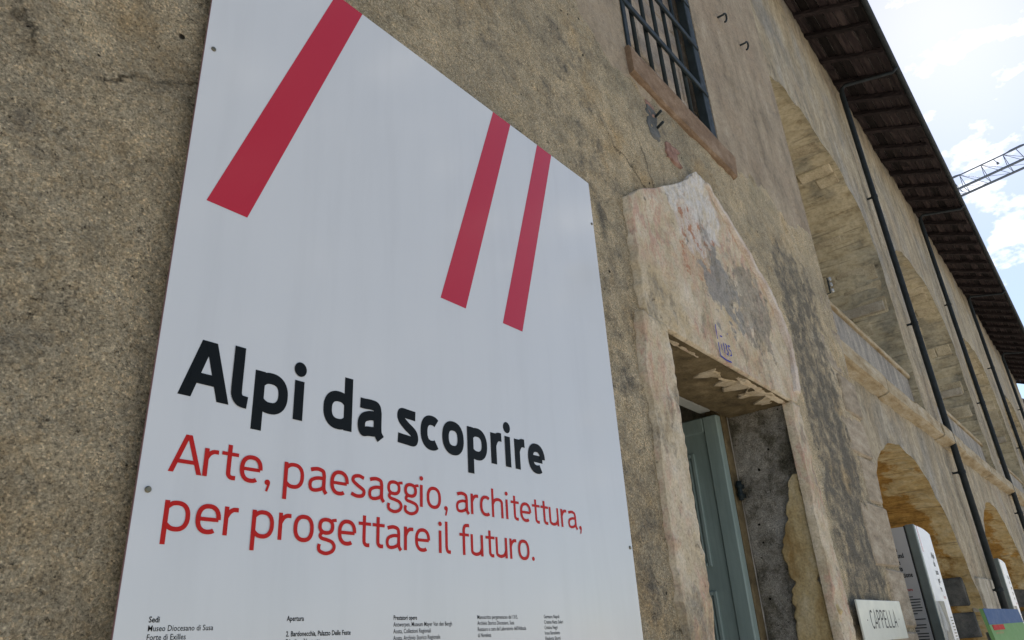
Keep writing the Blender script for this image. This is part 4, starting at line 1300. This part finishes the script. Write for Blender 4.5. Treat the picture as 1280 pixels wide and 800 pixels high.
for x in (bx0 + 0.2, bx1 - 0.2):
    MB().tube([(x, tilt(0.8) + 0.045, 0.0), (x, tilt(1.2) + 0.045, 1.2), (x, tilt(1.5) + 0.045, 1.5)], 0.022, 10).build('post', M_TMETAL, DB, True)
    box('foot', x - 0.2, x + 0.2, tilt(0.8) - 0.15, tilt(0.8) + 0.24, 0.004, 0.02, M_TMETAL, DB)

# ------------------------------------------------------------------ building beyond the end of the wing
FB = empty('distant_building', (50, -4, 0), 'dark roofed building beyond the far end of the arcade', 'building')
box('wall', 40.0, 60.0, -2.5, 8.0, 0.0, 8.3, M_ARC, FB)
v = []
for x in (39.0, 61.0):
    v += [(x, -3.6, 8.05), (x, 2.75, 11.85), (x, 9.1, 8.05), (x, 9.1, 7.8), (x, 2.75, 11.55), (x, -3.6, 7.8)]
f = [(0, 1, 7, 6), (1, 2, 8, 7), (2, 3, 9, 8), (3, 4, 10, 9), (4, 5, 11, 10), (5, 0, 6, 11), (0, 5, 4, 1), (1, 4, 3, 2), (6, 7, 10, 11), (7, 8, 9, 10)]
mobj('roof', v, f, M_FARROOF, FB)
for x in (40.0, 60.0):
    mobj('gable', [(x, -2.5, 8.3), (x, 8.0, 8.3), (x, 2.75, 11.5)], [(0, 1, 2)], M_ARC, FB)
for x in (43.0, 47.5, 52.0):
    w_ = box('window', x, x + 1.1, -2.56, -2.45, 5.2, 7.0, M_ASHLAR, FB)
    box('pane', x + 0.1, x + 1.0, -2.58, -2.5, 5.3, 6.9, M_PHOTO_D, w_)

# ------------------------------------------------------------------ tower crane above the roof
CRD = 62.0
def az_pt(az, el, d):
    return Vector((d * math.cos(R(az)), -1.2 + d * math.sin(R(az)), 1.55 + d * math.tan(R(el))))
A = az_pt(2.30, 27.00, CRD); B = az_pt(-2.25, 27.42, CRD - 1.0)
zj = (A.z + B.z) / 2
dirj = (Vector((B.x, B.y, 0)) - Vector((A.x, A.y, 0))).normalized()
A.z = zj - 0.10
tip = A - dirj * 3.0
slope = Vector((dirj.x, dirj.y, 0.0))
CR = empty('tower_crane', (A.x + dirj.x * 34, A.y + dirj.y * 34, 0), 'blue grey lattice tower crane jib in the sky beyond the eaves', 'crane')
sd = Vector((-dirj.y, dirj.x, 0))
def jp(s_, side, up): return tip + dirj * s_ + sd * side + Vector((0, 0, up))
LJ = 40.0
JH, JW = 1.45, 0.66
for sgn in (-1, 1):
    MB().tube([jp(0, sgn * JW, 0), jp(LJ, sgn * JW, 0)], 0.10, 6).build('bottom_chord', M_CRANE, CR)
MB().tube([jp(0.5, 0, JH), jp(LJ, 0, JH)], 0.055, 6).build('top_chord', M_CRANE, CR)
n = 0
s_ = 0.5
while s_ < LJ - 1.6:
    for sgn in (-1, 1):
        MB().tube([jp(s_, 0, JH), jp(s_ + 0.12, sgn * JW, 0)], 0.026, 5).build('lattice_post', M_CRANE, CR)
        MB().tube([jp(s_, 0, JH), jp(s_ + 1.55, sgn * JW, 0)], 0.022, 5).build('lattice_brace', M_CRANE, CR)
    MB().tube([jp(s_ + 0.12, -JW, 0), jp(s_ + 0.12, JW, 0)], 0.026, 5).build('cross_brace', M_CRANE, CR)
    MB().tube([jp(s_ + 0.12, -JW, 0), jp(s_ + 1.6, JW, 0)], 0.018, 5).build('cross_brace', M_CRANE, CR)
    s_ += 1.60
for s_ in (3.05, 5.05 + 2.75, 12.6):
    MB().box(0, 0, 0, 0, 0, 0)
    a, b_ = jp(s_ - 0.35, 0, JH + 0.03), jp(s_ + 0.35, 0, JH + 0.05)
    MB().tube([a - dirj * 0.35, a, b_, b_ + dirj * 0.35], [0.03, 0.095, 0.095, 0.03], 6).build('tie_lug', M_CRANE, CR)
    MB().tube([jp(s_, 0, JH), jp(s_ + 0.42, 0.1, 0.0)], 0.03, 5).build('lattice_post', M_CRANE, CR)
mb = MB(); p = jp(6.2, 0, JH)
mb.tube([p, p + Vector((0, 0, -0.42)) + dirj * 0.18], 0.028, 5)
mb.tube([p + dirj * 0.18 + Vector((0, 0, -0.38)), p + dirj * 0.2 + Vector((0, 0, -0.55))], [0.06, 0.11], 8)
mb.build('work_lamp', M_CRANE, CR)
mc = jp(37.0, 0, 0)
for (a, b_) in ((-0.8, -0.8), (0.8, -0.8), (0.8, 0.8), (-0.8, 0.8)):
    MB().tube([(mc.x + a, mc.y + b_, 0), (mc.x + a, mc.y + b_, mc.z + 0.2)], 0.09, 6).build('mast_leg', M_CRANE, CR)
mb = MB()
zz = 0.5
while zz < mc.z - 1.8:
    q = [(-0.8, -0.8), (0.8, -0.8), (0.8, 0.8), (-0.8, 0.8)]
    for i in range(4):
        a, b_ = q[i], q[(i + 1) % 4]
        mb.tube([(mc.x + a[0], mc.y + a[1], zz), (mc.x + b_[0], mc.y + b_[1], zz + 1.6)], 0.04, 5)
    zz += 1.6
mb.build('mast_lattice', M_CRANE, CR)
MB().box(mc.x - 0.9, mc.x + 0.9, mc.y - 0.9, mc.y + 0.9, mc.z + 1.3, mc.z + 3.0, 0.1).build('cab', M_CRANE, CR)
